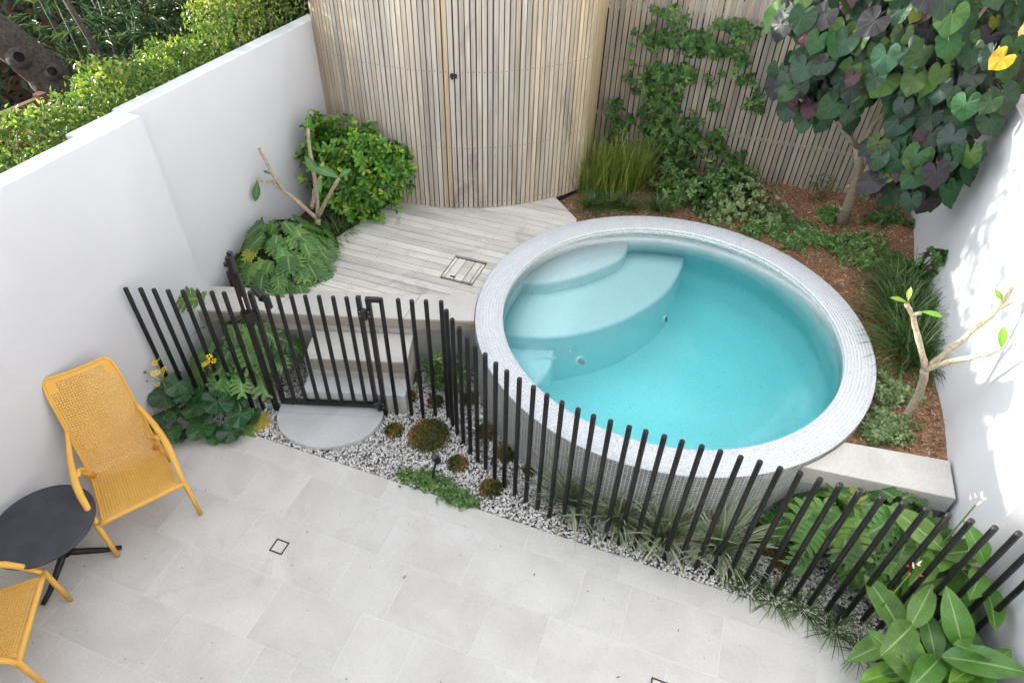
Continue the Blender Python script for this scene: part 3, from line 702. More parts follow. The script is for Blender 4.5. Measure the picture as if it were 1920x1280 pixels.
# ---------------- gravel
m = MB(); m.prism([(XL, 2.489), (1.1, 2.489), (1.30, 2.473), (1.45, 2.432), (1.56, 2.364), (1.63, 2.25), (1.72, 2.05), (XRF, 1.92), (XRF, 3.45), (0.9, 3.45), (0.2, 3.0), (-1.0, 3.2), (-1.6, 3.9), (XLR, 3.35)], -0.06, -0.018)
struct('gravel_bed', m.mesh('gravel_bed'), M['gravelbase'])
def in_gravel(x, y):
    if y < patio_edge(x)+0.004 or math.hypot(x-PC[0], y-PC[1]) < RO+0.0: return False
    if y > ln(x)+0.02 or x < XL+0.01 or x > XRF-0.01: return False
    if x > 0.95 and y > 3.28+0.12*(x-1): return False
    q = np.array([x, y])-np.array([SX0, ln(SX0)]); u = q@E1; w = q@N1
    if 0 < u < 0.825 and w > -0.52: return False
    q = np.array([x, y])-mid
    if (q@ex/rx)**2+(max(0, q@ey)/0.335)**2 < 1 and q@ey > -0.09: return False
    return True
ico_v = np.array([(0, 0, 1), (.894, 0, .447), (.276, .851, .447), (-.724, .526, .447), (-.724, -.526, .447), (.276, -.851, .447), (.724, .526, -.447), (-.276, .851, -.447), (-.894, 0, -.447), (-.276, -.851, -.447), (.724, -.526, -.447), (0, 0, -1)])
ico_f = np.array([(0, 1, 2), (0, 2, 3), (0, 3, 4), (0, 4, 5), (0, 5, 1), (1, 6, 2), (2, 7, 3), (3, 8, 4), (4, 9, 5), (5, 10, 1), (6, 7, 2), (7, 8, 3), (8, 9, 4), (9, 10, 5), (10, 6, 1)])
P = []
while len(P) < 26000:
    x = random.uniform(XL, XRF); y = random.uniform(1.95, 3.9)
    if in_gravel(x, y): P.append((x, y, random.uniform(-0.012, 0.012)))
P = np.array(P); n = len(P)
Q = np.linalg.qr(rng.normal(0, 1, (n, 3, 3)))[0]*rng.uniform(0.005, 0.012, (n, 1, 3))
tp = rng.uniform(0, 1, n); tp = np.where(rng.uniform(0, 1, n) < 0.13, tp*0.25, 0.36+tp*0.64)
V, F, t = instance(ico_v, ico_f, Q, P, tp)
stuff('gravel', mesh_np('gravel', V, F, t), M['pebble'], 'white, grey and black pebbles filling the strip beneath the fence', 'gravel')

# ---------------- pool
pool = thing('plunge_pool', 'round mosaic-tiled plunge pool with pale rim and curved underwater steps', 'pool', (PC[0], PC[1], 0))
def lathe(prof, seg=128):
    V = []; F = []
    for k in range(seg):
        a = 2*math.pi*k/seg
        for r, z in prof: V.append((PC[0]+r*math.cos(a), PC[1]+r*math.sin(a), z))
    n = len(prof)
    for k in range(seg):
        for i in range(n-1):
            a = k*n+i; b = ((k+1) % seg)*n+i; F.append((a, b, b+1, a+1))
    return V, np.array(F)
RF, ZF = RI, -0.22
cove = [(RI-0.16+0.16*math.sin(t), ZF+0.16-0.16*math.cos(t)) for t in np.linspace(math.pi/2, 0, 7)]
V, F = lathe([(RI+0.002, 0.44)]+[(r, z) for r, z in cove]+[(0.6, ZF-0.02), (0.001, ZF-0.03)])
part('pool_shell', mesh_np('pool_shell', V, F, smooth=True), M['shell'], pool)
V, F = lathe([(RO-0.001, -0.1), (RO-0.001, ZR-0.001), (RI+0.001, ZR-0.001), (RI+0.001, 0.43), (RI+0.05, 0.42)])
part('rim_body', mesh_np('rim_body', V, F), M['mgrout'], pool)
def tiles(kind):
    V = []; F = []; T = []; q = 0.0265; g = 0.0040
    def tile(corn_lo, corn_hi, nrm):
        o = len(V); V.extend(corn_lo); V.extend(corn_hi)
        F.extend([(o+4, o+5, o+6, o+7), (o, o+1, o+5, o+4), (o+1, o+2, o+6, o+5), (o+2, o+3, o+7, o+6), (o+3, o, o+4, o+7)])
        T.extend([random.gauss(0.5, 0.17)]*8)
    def P(r, a, z): return (PC[0]+r*math.cos(a), PC[1]+r*math.sin(a), z)
    h = 0.0025
    if kind == 'top':
        nr = 9; dr = (RO-RI)/nr
        for i in range(nr):
            r0 = RI+i*dr+g/2; r1 = RI+(i+1)*dr-g/2; rm = (r0+r1)/2; na = int(2*math.pi*rm/q); da = 2*math.pi/na; ph = random.random()
            for k in range(na):
                a0 = (k+ph)*da+g/2/rm; a1 = (k+1+ph)*da-g/2/rm; e = random.uniform(-.0005, .0005)
                if i in (0, nr-1): pass
                lo = [P(r0, a0, ZR-h), P(r1, a0, ZR-h), P(r1, a1, ZR-h), P(r0, a1, ZR-h)]; hi = [P(r0+.0006, a0, ZR+e), P(r1-.0006, a0, ZR+e), P(r1-.0006, a1, ZR+e), P(r0+.0006, a1, ZR+e)]
                tile(lo, hi, 0)
    else:
        rad, z0, z1, sgn = (RO, -0.06, ZR-0.004, 1) if kind == 'out' else (RI, 0.435, ZR-0.004, -1)
        na = int(2*math.pi*rad/q); da = 2*math.pi/na; nz = int((z1-z0)/q); dz = (z1-z0)/nz
        for j in range(nz):
            for k in range(na):
                a0 = k*da+g/2/rad; a1 = (k+1)*da-g/2/rad; za = z0+j*dz+g/2; zb = z0+(j+1)*dz-g/2
                am = (a0+a1)/2
                if kind == 'out' and not (-math.pi*0.98 < (am-2*math.pi if am > math.pi else am) < 0.15): 
                    if zb < 0.45: continue
                rl = rad-sgn*h; rh = rad+sgn*random.uniform(-.0004, .0006)
                lo = [P(rl, a0, za), P(rl, a1, za), P(rl, a1, zb), P(rl, a0, zb)]; hi = [P(rh, a0, za), P(rh, a1, za), P(rh, a1, zb), P(rh, a0, zb)]
                if sgn < 0: lo = lo[::-1]; hi = hi[::-1]
                tile(lo, hi, 0)
    return mesh_np('mosaic', np.array(V), np.array(F), np.clip(T, 0, 1))
part('rim_mosaic', tiles('top'), M['mosaic'], pool, 'stuff')
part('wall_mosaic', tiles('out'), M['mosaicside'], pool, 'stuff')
part('waterline_mosaic', tiles('in'), M['mosaicin'], pool, 'stuff')
# underwater steps: lens-shaped slabs with rounded noses
def smooth_curve(pts, n=28):
    pts = [Vector((*p, 0)) for p in pts]; out = []
    P_ = [pts[0]*2-pts[1]]+pts+[pts[-1]*2-pts[-2]]
    for i in range(1, len(P_)-2):
        for k in range(n//(len(pts)-1)+1):
            t = k/(n//(len(pts)-1)+1); p0, p1, p2, p3 = P_[i-1:i+3]
            out.append(0.5*((2*p1)+(p2-p0)*t+(2*p0-5*p1+4*p2-p3)*t*t+(3*p1-p0-3*p2+p3)*t**3))
    out.append(pts[-1]); return [(p.x, p.y) for p in out]
def pool_step(pts, z, name='pool_step'):
    c = smooth_curve(pts); n = len(c); rad = 0.03
    V = []; F = []
    prof = [(0, ZF-0.04), (0, z-rad)]+[(rad*(1-math.cos(t)), z-rad+rad*math.sin(t)) for t in np.linspace(0.3, math.pi/2, 5)]
    cen = np.array([-1.2, 5.2])
    for i, p in enumerate(c):
        p = np.array(p); t = np.array(c[min(i+1, n-1)])-np.array(c[max(i-1, 0)]); t /= np.linalg.norm(t); nn = np.array([t[1], -t[0]])
        if nn@(p-cen) < 0: nn = -nn
        for d, zz in prof: V.append((*(p-nn*d), zz))
        # back point on the pool wall
        a = math.atan2(p[1]-PC[1], p[0]-PC[0])
        V.append((p[0], p[1], z))
    k = len(prof)+1
    # backs: march along the circle between the two ends
    a0 = math.atan2(c[0][1]-PC[1], c[0][0]-PC[0]); a1 = math.atan2(c[-1][1]-PC[1], c[-1][0]-PC[0])
    if a1 < a0: a1 += 2*math.pi
    for i in range(n):
        a = a0+(a1-a0)*i/(n-1); V[i*k+k-1] = (PC[0]+(RI+0.01)*math.cos(a), PC[1]+(RI+0.01)*math.sin(a), z)
    for i in range(n-1):
        for j in range(k-1): F.append((i*k+j, (i+1)*k+j, (i+1)*k+j+1, i*k+j+1))
    part(name, mesh_np(name, np.array(V), np.array(F), smooth=True), M['shell'], pool)
pool_step([(-0.720, 5.655), (-0.721, 5.372), (-0.794, 5.196), (-1.006, 4.920), (-1.226, 4.715), (-1.320, 4.658), (-1.500, 4.61)], 0.43)
pool_step([(-0.158, 5.770), (-0.186, 5.368), (-0.249, 5.089), (-0.364, 4.838), (-0.563, 4.529), (-0.815, 4.278), (-1.080, 4.108), (-1.47, 3.99)], 0.30)
pool_step([(-1.02, 4.16), (-1.004, 4.065), (-0.985, 3.94), (-0.992, 3.83), (-1.022, 3.70), (-1.07, 3.37)], 0.15)
# jets and drains
def jet(p, nrm, r, name):
    nrm = Vector(nrm).normalized(); q = Vector((0, 0, 1)).rotation_difference(nrm).to_matrix(); m = MB(); p = Vector(p)
    ring = [q @ Vector((r*math.cos(t), r*math.sin(t), 0)) for t in np.linspace(0, 2*math.pi, 25)[:-1]]
    top = [x*0.82+nrm*0.022 for x in ring]
    m.add([p+x for x in ring]+[p+x for x in top], [(i, (i+1) % 24, 24+(i+1) % 24, 24+i) for i in range(24)]+[tuple(range(24, 48))])
    o = part(name, m.mesh(name), M['white'], pool)
    m = MB()
    for k in range(-3, 4):
        w = math.sqrt(max(0.01, 1-(k/4.2)**2))*r*0.62; m.box(p+q @ Vector((k*r*0.2, 0, 0))+nrm*0.024, (r*0.05, 1.5*w, 0.002), q)
    part('slot', m.mesh('slot'), M['blackplastic'], o)
jet((-0.78, 4.13, 0.10), (0.55, -0.55, 0.5), 0.05, 'suction_grate')
jet((-0.20, 4.98, 0.10), (0.95, -0.3, 0.2), 0.042, 'suction_grate')
m = MB(); m.tube([(-0.90, 4.20, 0.12), (-0.88, 4.18, 0.13)], [0.02, 0.017], 14); part('jet_cap', m.mesh('jet_cap'), M['white'], pool)
# the water itself
V, F = lathe([(0.001, 0.524), (0.5, 0.524), (1.0, 0.524), (RI+0.012, 0.524), (RI+0.012, -0.30), (0.001, -0.30)], 96)
struct('water', mesh_np('water', V, F[:, ::-1]), M['water'])
litter(60, (-1.4, 1.2), (3.2, 5.6), 0.1, 'sunken_debris', 'few dark leaf crumbs lying under the pool water', lambda p: math.hypot(p[0]-PC[0], p[1]-PC[1]) < 1.0 and p[0]-0.8*p[1] > -3.6, 0.008, 0.022).location.z = -0.315

# ---------------- timber deck
deck = thing('timber_deck', 'grey weathered timber deck between the planting and the pool', 'deck', (-2.5, 4.6, ZD))
def deck_span(y):
    """x range of deck at y"""
    xl = np.interp(y, [3.5, 3.62, 4.385, 5.263, 5.5], [-3.30, -3.32, -3.32, -3.12, -3.05])
    # front edge (behind coping stones)
    fx = -2.663+((y-0.325*0.9515-3.443)/(E1[1]/E1[0]))-0.325*0.3076*0
    xr_front = fx-0.10
    d = (RO+0.006)**2-(y-PC[1])**2
    xr = PC[0]-math.sqrt(d) if d > 0 else 0
    if y > 5.602: xr = -1.259-(y-5.602)*0.985
    if y < 4.10: xr = min(xr, xr_front)
    return xl, xr
m = MB(); m.prism([(-3.25, 3.60), (-1.75, 4.05), (-1.75, 5.2), (-1.5, 5.5), (-1.75, 6.0), (-2.2, 5.6), (-3.1, 5.45)], 0.30, ZD-0.03); part('substructure', m.mesh('substructure'), M['dark'], deck)
y = 3.47; pitch_ = 0.0938; NAIL = []
HX0, HX1, HY0, HY1 = -2.140, -1.832, 4.250, 4.559
while y < 6.1:
    ya, yb = y+0.0034, y+pitch_-0.0034
    la, ra = deck_span(ya); lb, rb = deck_span(yb)
    def board(la, ra, lb, rb, ya=ya, yb=yb):
        if min(ra-la, rb-lb) < 0.02: 
            if max(ra-la, rb-lb) < 0.08: return
            ra = max(ra, la+0.004); rb = max(rb, lb+0.004)
        m = MB(); m.prism([(la, ya), (ra, ya), (rb, yb), (lb, yb)], ZD-0.024, ZD+random.uniform(-.0012, .0012), 0.002)
        part('deck_board', m.mesh('deck_board'), M['deck'], deck)
    if yb > HY0 and ya < HY1 and ra > HX1:
        board(la, HX0-0.004, lb, HX0-0.004); board(HX1+0.004, ra, HX1+0.004, rb)
    else: board(la, ra, lb, rb)
    for xn in (-3.22, -2.81, -2.36, -1.93, -1.5):
        for yn in (ya+0.02, yb-0.02):
            l, r = deck_span(yn)
            if l+0.03 < xn < r-0.03 and not (HX0-.02 < xn < HX1+.02 and HY0-.02 < yn < HY1+.02): NAIL.append((xn+random.uniform(-.012, .012), yn, ZD+0.0015))
    y += pitch_
def dots(name, pts, axis, r, parent, mat):
    V = []; F = []
    for p in pts:
        o = len(V); ax = Vector(axis(p)) ; q = Vector((0, 0, 1)).rotation_difference(ax).to_matrix()
        V += [tuple(Vector(p)+q @ Vector((r*math.cos(k*math.pi/3), r*math.sin(k*math.pi/3), 0.0006))) for k in range(6)]; F.append(tuple(range(o, o+6)))
    part(name, mesh_np(name, np.array(V), np.array(F)), mat, parent, 'stuff')
dots('deck_screws', NAIL, lambda p: (0, 0, 1), 0.0042, deck, M['dark'])
ht = thing('access_hatch', 'square timber access hatch let into the deck beside the pool', 'hatch', (-1.986, 4.405, ZD))
m = MB(); m.box(((HX0+HX1)/2, (HY0+HY1)/2, ZD-0.03), (HX1-HX0+0.004, HY1-HY0+0.004, 0.012)); part('recess', m.mesh('recess'), M['dark'], ht)
xx = [HX0+0.004, HX0+0.034, HX0+0.119, HX0+0.205, HX1-0.034, HX1-0.004]
for a, b in zip(xx[:-1], xx[1:]):
    m = MB(); m.prism([(a+0.004, HY0+0.004), (b-0.004, HY0+0.004), (b-0.004, HY1-0.004), (a+0.004, HY1-0.004)], ZD-0.023, ZD-0.001, 0.002); part('hatch_board', m.mesh('hatch_board'), M['deck'], ht)
m = MB(); m.tube([(-2.06, 4.272, ZD+0.002), (-2.035, 4.272, ZD+0.006), (-2.01, 4.272, ZD+0.002)], 0.006, 6); part('finger_pull', m.mesh('finger_pull'), M['blackplastic'], ht)

# ---------------- curved slatted screen
scr = thing('slatted_shed', 'curved shed clad in upright silver-grey timber slats behind the deck', 'shed', (-2.7, 6.0, ZD-0.05))
CS = np.array([-3.07, 7.10]); RS = 1.848
path = []
th0 = math.atan2(5.44-CS[1], -3.93-CS[0]); th1 = math.atan2(6.25-CS[1], -1.43-CS[0])
for t in np.linspace(th0, th1, 120): path.append((CS[0]+RS*math.cos(t), CS[1]+RS*math.sin(t)))
path += [(-1.43-0.10*k/10, 6.25+0.93*k/10) for k in range(1, 11)]
path = np.array(path); seg = np.hypot(*np.diff(path, axis=0).T); cum = np.r_[0, np.cumsum(seg)]; tot = cum[-1]
def on_path(s):
    return np.array([np.interp(s, cum, path[:, 0]), np.interp(s, cum, path[:, 1])])
SW, SG = 0.0388, 0.0102; s = 0.004; i = 0; screws = []
ROW_Z = [0.64, 1.22, 1.93, 2.55]
slat_me = None
doorL = None
while s+SW < tot:
    a = on_path(s); b = on_path(s+SW); c = (a+b)/2; d = b-a; ang = math.atan2(d[1], d[0])
    if slat_me is None:
        m = MB(); m.prism([(-SW/2, 0.0), (SW/2, 0.0), (SW/2, 0.019), (-SW/2, 0.019)], 0, 2.30, 0.0); slat_me = m.mesh('slat'); slat_me.materials.append(M['slat'])
    o = part('slat', slat_me, None, scr); o.location = (c[0], c[1], ZD-0.015+random.uniform(-.003, .003)); o.rotation_euler = (0, random.uniform(-.0012, .0012), ang)
    f = s/tot; colr = (1, 1, 1)
    if f < 0.07: colr = (1.0, 0.92, 0.83)
    elif f > 0.60: k = (f-0.60)/0.25; k = min(1, k); colr = (1.05+0.18*k, 1.02+0.06*k, 1.0-0.26*k)
    if 0.585 < f < 0.64: colr = (1.05, 1.02, .97)
    rr = random.random()
    if rr < 0.10: colr = (colr[0]*1.0, colr[1]*0.92, colr[2]*0.80)
    elif rr < 0.2: colr = tuple(x*0.86 for x in colr)
    if abs(c[0]+2.515) < 0.024: colr = (0.92, 0.80, 0.63)
    if abs(c[0]+2.56) < 0.02: colr = (1.0, 0.93, 0.80)
    o.color = (*colr, 1)
    nrm = np.array([d[1], -d[0]])/np.linalg.norm(d)
    for z in ROW_Z: screws.append((c[0]+nrm[0]*0.0005, c[1]+nrm[1]*0.0005, z+random.uniform(-.004, .004), nrm[0], nrm[1]))
    s += SW+SG; i += 1
SCN = {(q[0], q[1], q[2]): (q[3], q[4], 0) for q in screws}
dots('slat_screws', [q[:3] for q in screws], lambda p: SCN[p], 0.0045, scr, M['dark'])
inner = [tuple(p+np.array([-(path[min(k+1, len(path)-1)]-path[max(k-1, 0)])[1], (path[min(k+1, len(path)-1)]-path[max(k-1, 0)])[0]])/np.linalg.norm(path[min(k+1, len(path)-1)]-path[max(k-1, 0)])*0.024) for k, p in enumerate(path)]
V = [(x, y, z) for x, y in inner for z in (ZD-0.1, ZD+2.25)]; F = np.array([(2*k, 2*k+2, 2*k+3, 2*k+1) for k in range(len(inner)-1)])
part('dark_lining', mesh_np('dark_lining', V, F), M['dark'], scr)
lp = np.array([-2.452, 5.355])
k = np.argmin(np.hypot(path[:, 0]+2.45, path[:, 1]-5.37)); d = path[k+1]-path[k-1]; d /= np.linalg.norm(d); nn = np.array([d[1], -d[0]]); q3 = Matrix(((d[0], nn[0], 0), (d[1], nn[1], 0), (0, 0, 1)))
m = MB(); c0 = Vector((*path[k], 1.90)); m.box(c0+Vector((*nn, 0))*0.010, (0.062, 0.012, 0.034), q3); m.box(c0+Vector((*(nn*0.02-d*0.012), 0)), (0.02, 0.016, 0.05), q3); m.tube([c0+Vector((*(nn*0.024-d*0.03), 0)), c0+Vector((*(nn*0.024+d*0.032), 0))], 0.006, 8)
part('bolt_latch', m.mesh('bolt_latch'), M['blackplastic'], scr)

# ---------------- straight slat fence at the back
fe = thing('slat_fence', 'straight upright timber slat fence with the green climber on it', 'fence', (0.2, YB, 0.4))
m = MB(); m.prism([(-0.0228, 0.0), (0.0228, 0.0), (0.0228, 0.02), (-0.0228, 0.02)], 0, 2.55); fm = m.mesh('slat'); fm.materials.append(M['fenceslat'])
x = -1.50; FS = []
while x < XR-0.02:
    o = part('slat', fm, None, fe); o.location = (x, YB+random.uniform(-.001, .001), 0.42); o.rotation_euler = (0, random.uniform(-.002, .002), 0)
    o.color = (*jcol((1, 1, 1), 0.10, 0.03), 1)
    for z in (1.0, 1.62, 2.4): FS.append((x-0.01, YB-0.0005, z+random.uniform(-.006, .006))); FS.append((x+0.01, YB-0.0005, z+random.uniform(-.006, .006)))
    x += 0.0565
dots('slat_screws', FS, lambda p: (0, -1, 0), 0.0038, fe, M['dark'])
m = MB(); m.box((0.2, YB+0.06, 1.25), (3.6, 0.01, 1.68)); part('sky_block_backing', m.mesh('sky_block_backing'), M['dark'], fe)  # dark board added behind the slats to block sky in the gaps
for z in (2.14, 1.0): m = MB(); m.box((0.2, YB+0.042, z), (3.6, 0.02, 0.045)); part('rail', m.mesh('rail'), M['fenceslat'], fe)

# ---------------- black bar fence and gate
DB, HB = 0.0163, 1.2
m = MB(); m.tube([(0, 0, -0.06), (0, 0, HB-0.003), (0, 0, HB)], [DB, DB, DB-0.002], 16); bar_me = m.mesh('fence_bar'); bar_me.materials.append(M['black'])
for pl in bar_me.polygons: pl.use_smooth = len(pl.vertices) == 4
def bar(x, y, parent, name='fence_bar'):
    o = part(name, bar_me, None, parent); o.location = (x, y, 0); o.rotation_euler = (random.uniform(-.003, .003), random.uniform(-.003, .003), 0); return o
fl = thing('bar_fence', 'short run of black bars from the white wall to the gate latch', 'fence', (-3.35, 2.65, 0))
for x, y in ((-3.726, 2.532), (-3.633, 2.566), (-3.537, 2.595), (-3.440, 2.624), (-3.343, 2.655), (-3.250, 2.686), (-3.151, 2.717), (-3.068, 2.744)): bar(x, y, fl)
def post(x, y, z0, z1, w=0.036, rot=math.atan2(E1[1], E1[0])):
    m = MB(); q = Matrix.Rotation(rot, 3, 'Z'); m.box((x, y, (z0+z1)/2), (w, w, z1-z0), q); return m
part('latch_post', post(-2.965, 2.780, -0.06, 1.50).mesh('latch_post'), M['black'], fl)
q = Matrix.Rotation(math.atan2(E1[1], E1[0]), 3, 'Z'); ev = Vector((*E1, 0)); nv = Vector((*N1, 0)); lpz = Vector((-2.965, 2.780, 0))
m = MB(); m.box(lpz+nv*0.030+Vector((0, 0, 1.42)), (0.03, 0.026, 0.20), q); m.box(lpz-ev*0.03+Vector((0, 0, 1.44)), (0.022, 0.028, 0.03), q); m.box(lpz-ev*0.03+Vector((0, 0, 1.36)), (0.022, 0.03, 0.06), q); m.box(lpz+ev*0.028+Vector((0, 0, 1.18)), (0.022, 0.026, 0.36), q)
m.box(lpz+ev*0.045-nv*0.012+Vector((0, 0, 1.00)), (0.075, 0.05, 0.075), q); m.box(lpz-ev*0.022+Vector((0, 0, 1.02)), (0.02, 0.05, 0.05), q)
part('magnetic_latch', m.mesh('magnetic_latch'), M['blackplastic'], fl)
m = MB(); m.box(lpz+ev*0.016-nv*0.0185+Vector((0, 0, 1.12)), (0.007, 0.003, 0.11), q); part('latch_label', m.mesh('latch_label'), M['white'], fl)
gate = thing('pool_gate', 'black bar gate with hinges standing before the stone steps', 'gate', (-2.54, 2.92, 0))
G0 = Vector((-2.893, 2.803, 0)); G1 = Vector((-2.176, 3.033, 0)); GZ = 0.085
for p in (G0, G1): part('stile', post(p.x, p.y, GZ, 1.21, 0.032).mesh('stile'), M['black'], gate)
m = MB(); m.tube([(0, 0, GZ+0.02), (0, 0, HB-0.003), (0, 0, HB)], [0.0155, 0.0155, 0.014], 14); gb = m.mesh('gate_bar'); gb.materials.append(M['black'])
for x in (-2.805, -2.715, -2.623, -2.530, -2.438, -2.344, -2.255):
    y = G0.y+(x-G0.x)*(G1.y-G0.y)/(G1.x-G0.x); o = part('gate_bar', gb, None, gate); o.location = (x, y, 0)
m = MB(); c0 = (G0+G1)/2; m.box(c0+Vector((0, 0, GZ+0.02)), ((G1-G0).length-0.033, 0.03, 0.04), q); part('bottom_rail', m.mesh('bottom_rail'), M['black'], gate)
H1 = Vector((-2.112, 3.052, 0))
for z in (1.08, 0.13):
    m = MB(); c0 = (G1+H1)/2-nv*0.034
    m.tube([c0+Vector((0, 0, z-0.05)), c0+Vector((0, 0, z-0.045)), c0+Vector((0, 0, z+0.045)), c0+Vector((0, 0, z+0.05))], [0.012, 0.019, 0.019, 0.012], 14)
    m.box(c0-ev*0.03+nv*0.012+Vector((0, 0, z)), (0.034, 0.016, 0.07), q); m.box(c0+ev*0.03+nv*0.012+Vector((0, 0, z)), (0.034, 0.016, 0.07), q)
    h = part('hinge', m.mesh('hinge'), M['blackplastic'], gate)
    m = MB()
    for dx in (-0.032, 0.032):
        for dz in (-0.02, 0.02): m.tube([c0+ev*dx+nv*0.005+Vector((0, 0, z+dz)), c0+ev*dx+nv*0.002+Vector((0, 0, z+dz))], 0.004, 8)
    part('screw_head', m.mesh('screw_head'), M['steel'], h)
fr_ = thing('bar_fence', 'long curving run of black bars from the gate hinge round the pool', 'fence', (0, 2.6, 0))
part('hinge_post', post(H1.x, H1.y, -0.06, 1.205, 0.034).mesh('hinge_post'), M['black'], fr_)
m = MB(); m.box(H1+ev*0.030+Vector((0, 0, 1.190)), (0.097, 0.0335, 0.028), q); part('cap_bar', m.mesh('cap_bar'), M['black'], fr_)
BARS = [(-2.026, 3.081), (-1.911, 3.120), (-1.823, 3.148), (-1.726, 3.179), (-1.628, 3.210), (-1.556, 3.136), (-1.482, 3.062), (-1.403, 3.000), (-1.318, 2.940), (-1.233, 2.882), (-1.147, 2.828), (-1.055, 2.777), (-0.962, 2.735), (-0.865, 2.698), (-0.769, 2.665), (-0.670, 2.635), (-0.570, 2.612), (-0.467, 2.593), (-0.368, 2.576), (-0.265, 2.568), (-0.157, 2.566), (-0.057, 2.568), (0.047, 2.570), (0.146, 2.572), (0.256, 2.574), (0.360, 2.575), (0.464, 2.576), (0.570, 2.578), (0.674, 2.578), (0.780, 2.580), (0.880, 2.580), (0.981, 2.579), (1.083, 2.580), (1.191, 2.581), (1.300, 2.582), (1.408, 2.583), (1.510, 2.584), (1.615, 2.586), (1.721, 2.588), (1.831, 2.591), (1.936, 2.593), (2.040, 2.595)]
for x, y in BARS: bar(x, y, fr_)

# spot lamps
def spot(base, head_dir, h, label, r=0.026, L=0.075, lean=(0, 0)):
    b = Vector(base); t = thing('garden_spotlight', label, 'spotlight', base, 'black garden spotlights'); top = b+Vector((lean[0], lean[1], h)); d = Vector(head_dir).normalized()
    m = MB(); m.tube([b-Vector((0, 0, .03)), top], [0.0095, 0.0095], 8); part('stake', m.mesh('stake'), M['blackplastic'], t)
    m = MB(); m.tube([top-d*L*0.45, top-d*L*0.40, top+d*L*0.5, top+d*L*0.55], [r*0.8, r, r, r*0.95], 16); hd = part('lamp_head', m.mesh('lamp_head', False), M['blackplastic'], t)
    m = MB(); m.tube([top+d*L*0.551, top+d*L*0.556], [r*0.8, r*0.8], 16); part('lens', m.mesh('lens'), M['charcoal'], hd)
spot((-1.486, 2.592, 0), (-0.25, -0.25, 0.95), 0.20, 'black spotlight on a stake among the gravel and creeping groundcover', lean=(0.025, 0.055))
spot((1.36, 2.50, 0), (-0.8, -0.1, 0.35), 0.17, 'black spotlight half hidden by broad leaves near the paving corner', lean=(-0.03, 0.01))
t = thing('garden_spotlight', 'twin black spotlights on a post just behind the gate', 'spotlight', (-3.10, 3.12, 0), 'black garden spotlights')
m = MB(); m.tube([(-3.08, 3.11, 0), (-3.08, 3.11, 0.83)], 0.011, 8); m.box((-3.10, 3.118, 0.84), (0.10, 0.02, 0.02)); part('post', m.mesh('post'), M['blackplastic'], t)
m = MB(); m.tube([(-3.11, 3.12, 0.865), (-3.20, 3.14, 0.91)], 0.027, 14); part('lamp_head', m.mesh('lamp_head'), M['blackplastic'], t)
m = MB(); m.tube([(-3.065, 3.105, 0.91), (-3.05, 3.10, 0.80)], 0.027, 14); part('lamp_head', m.mesh('lamp_head'), M['blackplastic'], t)

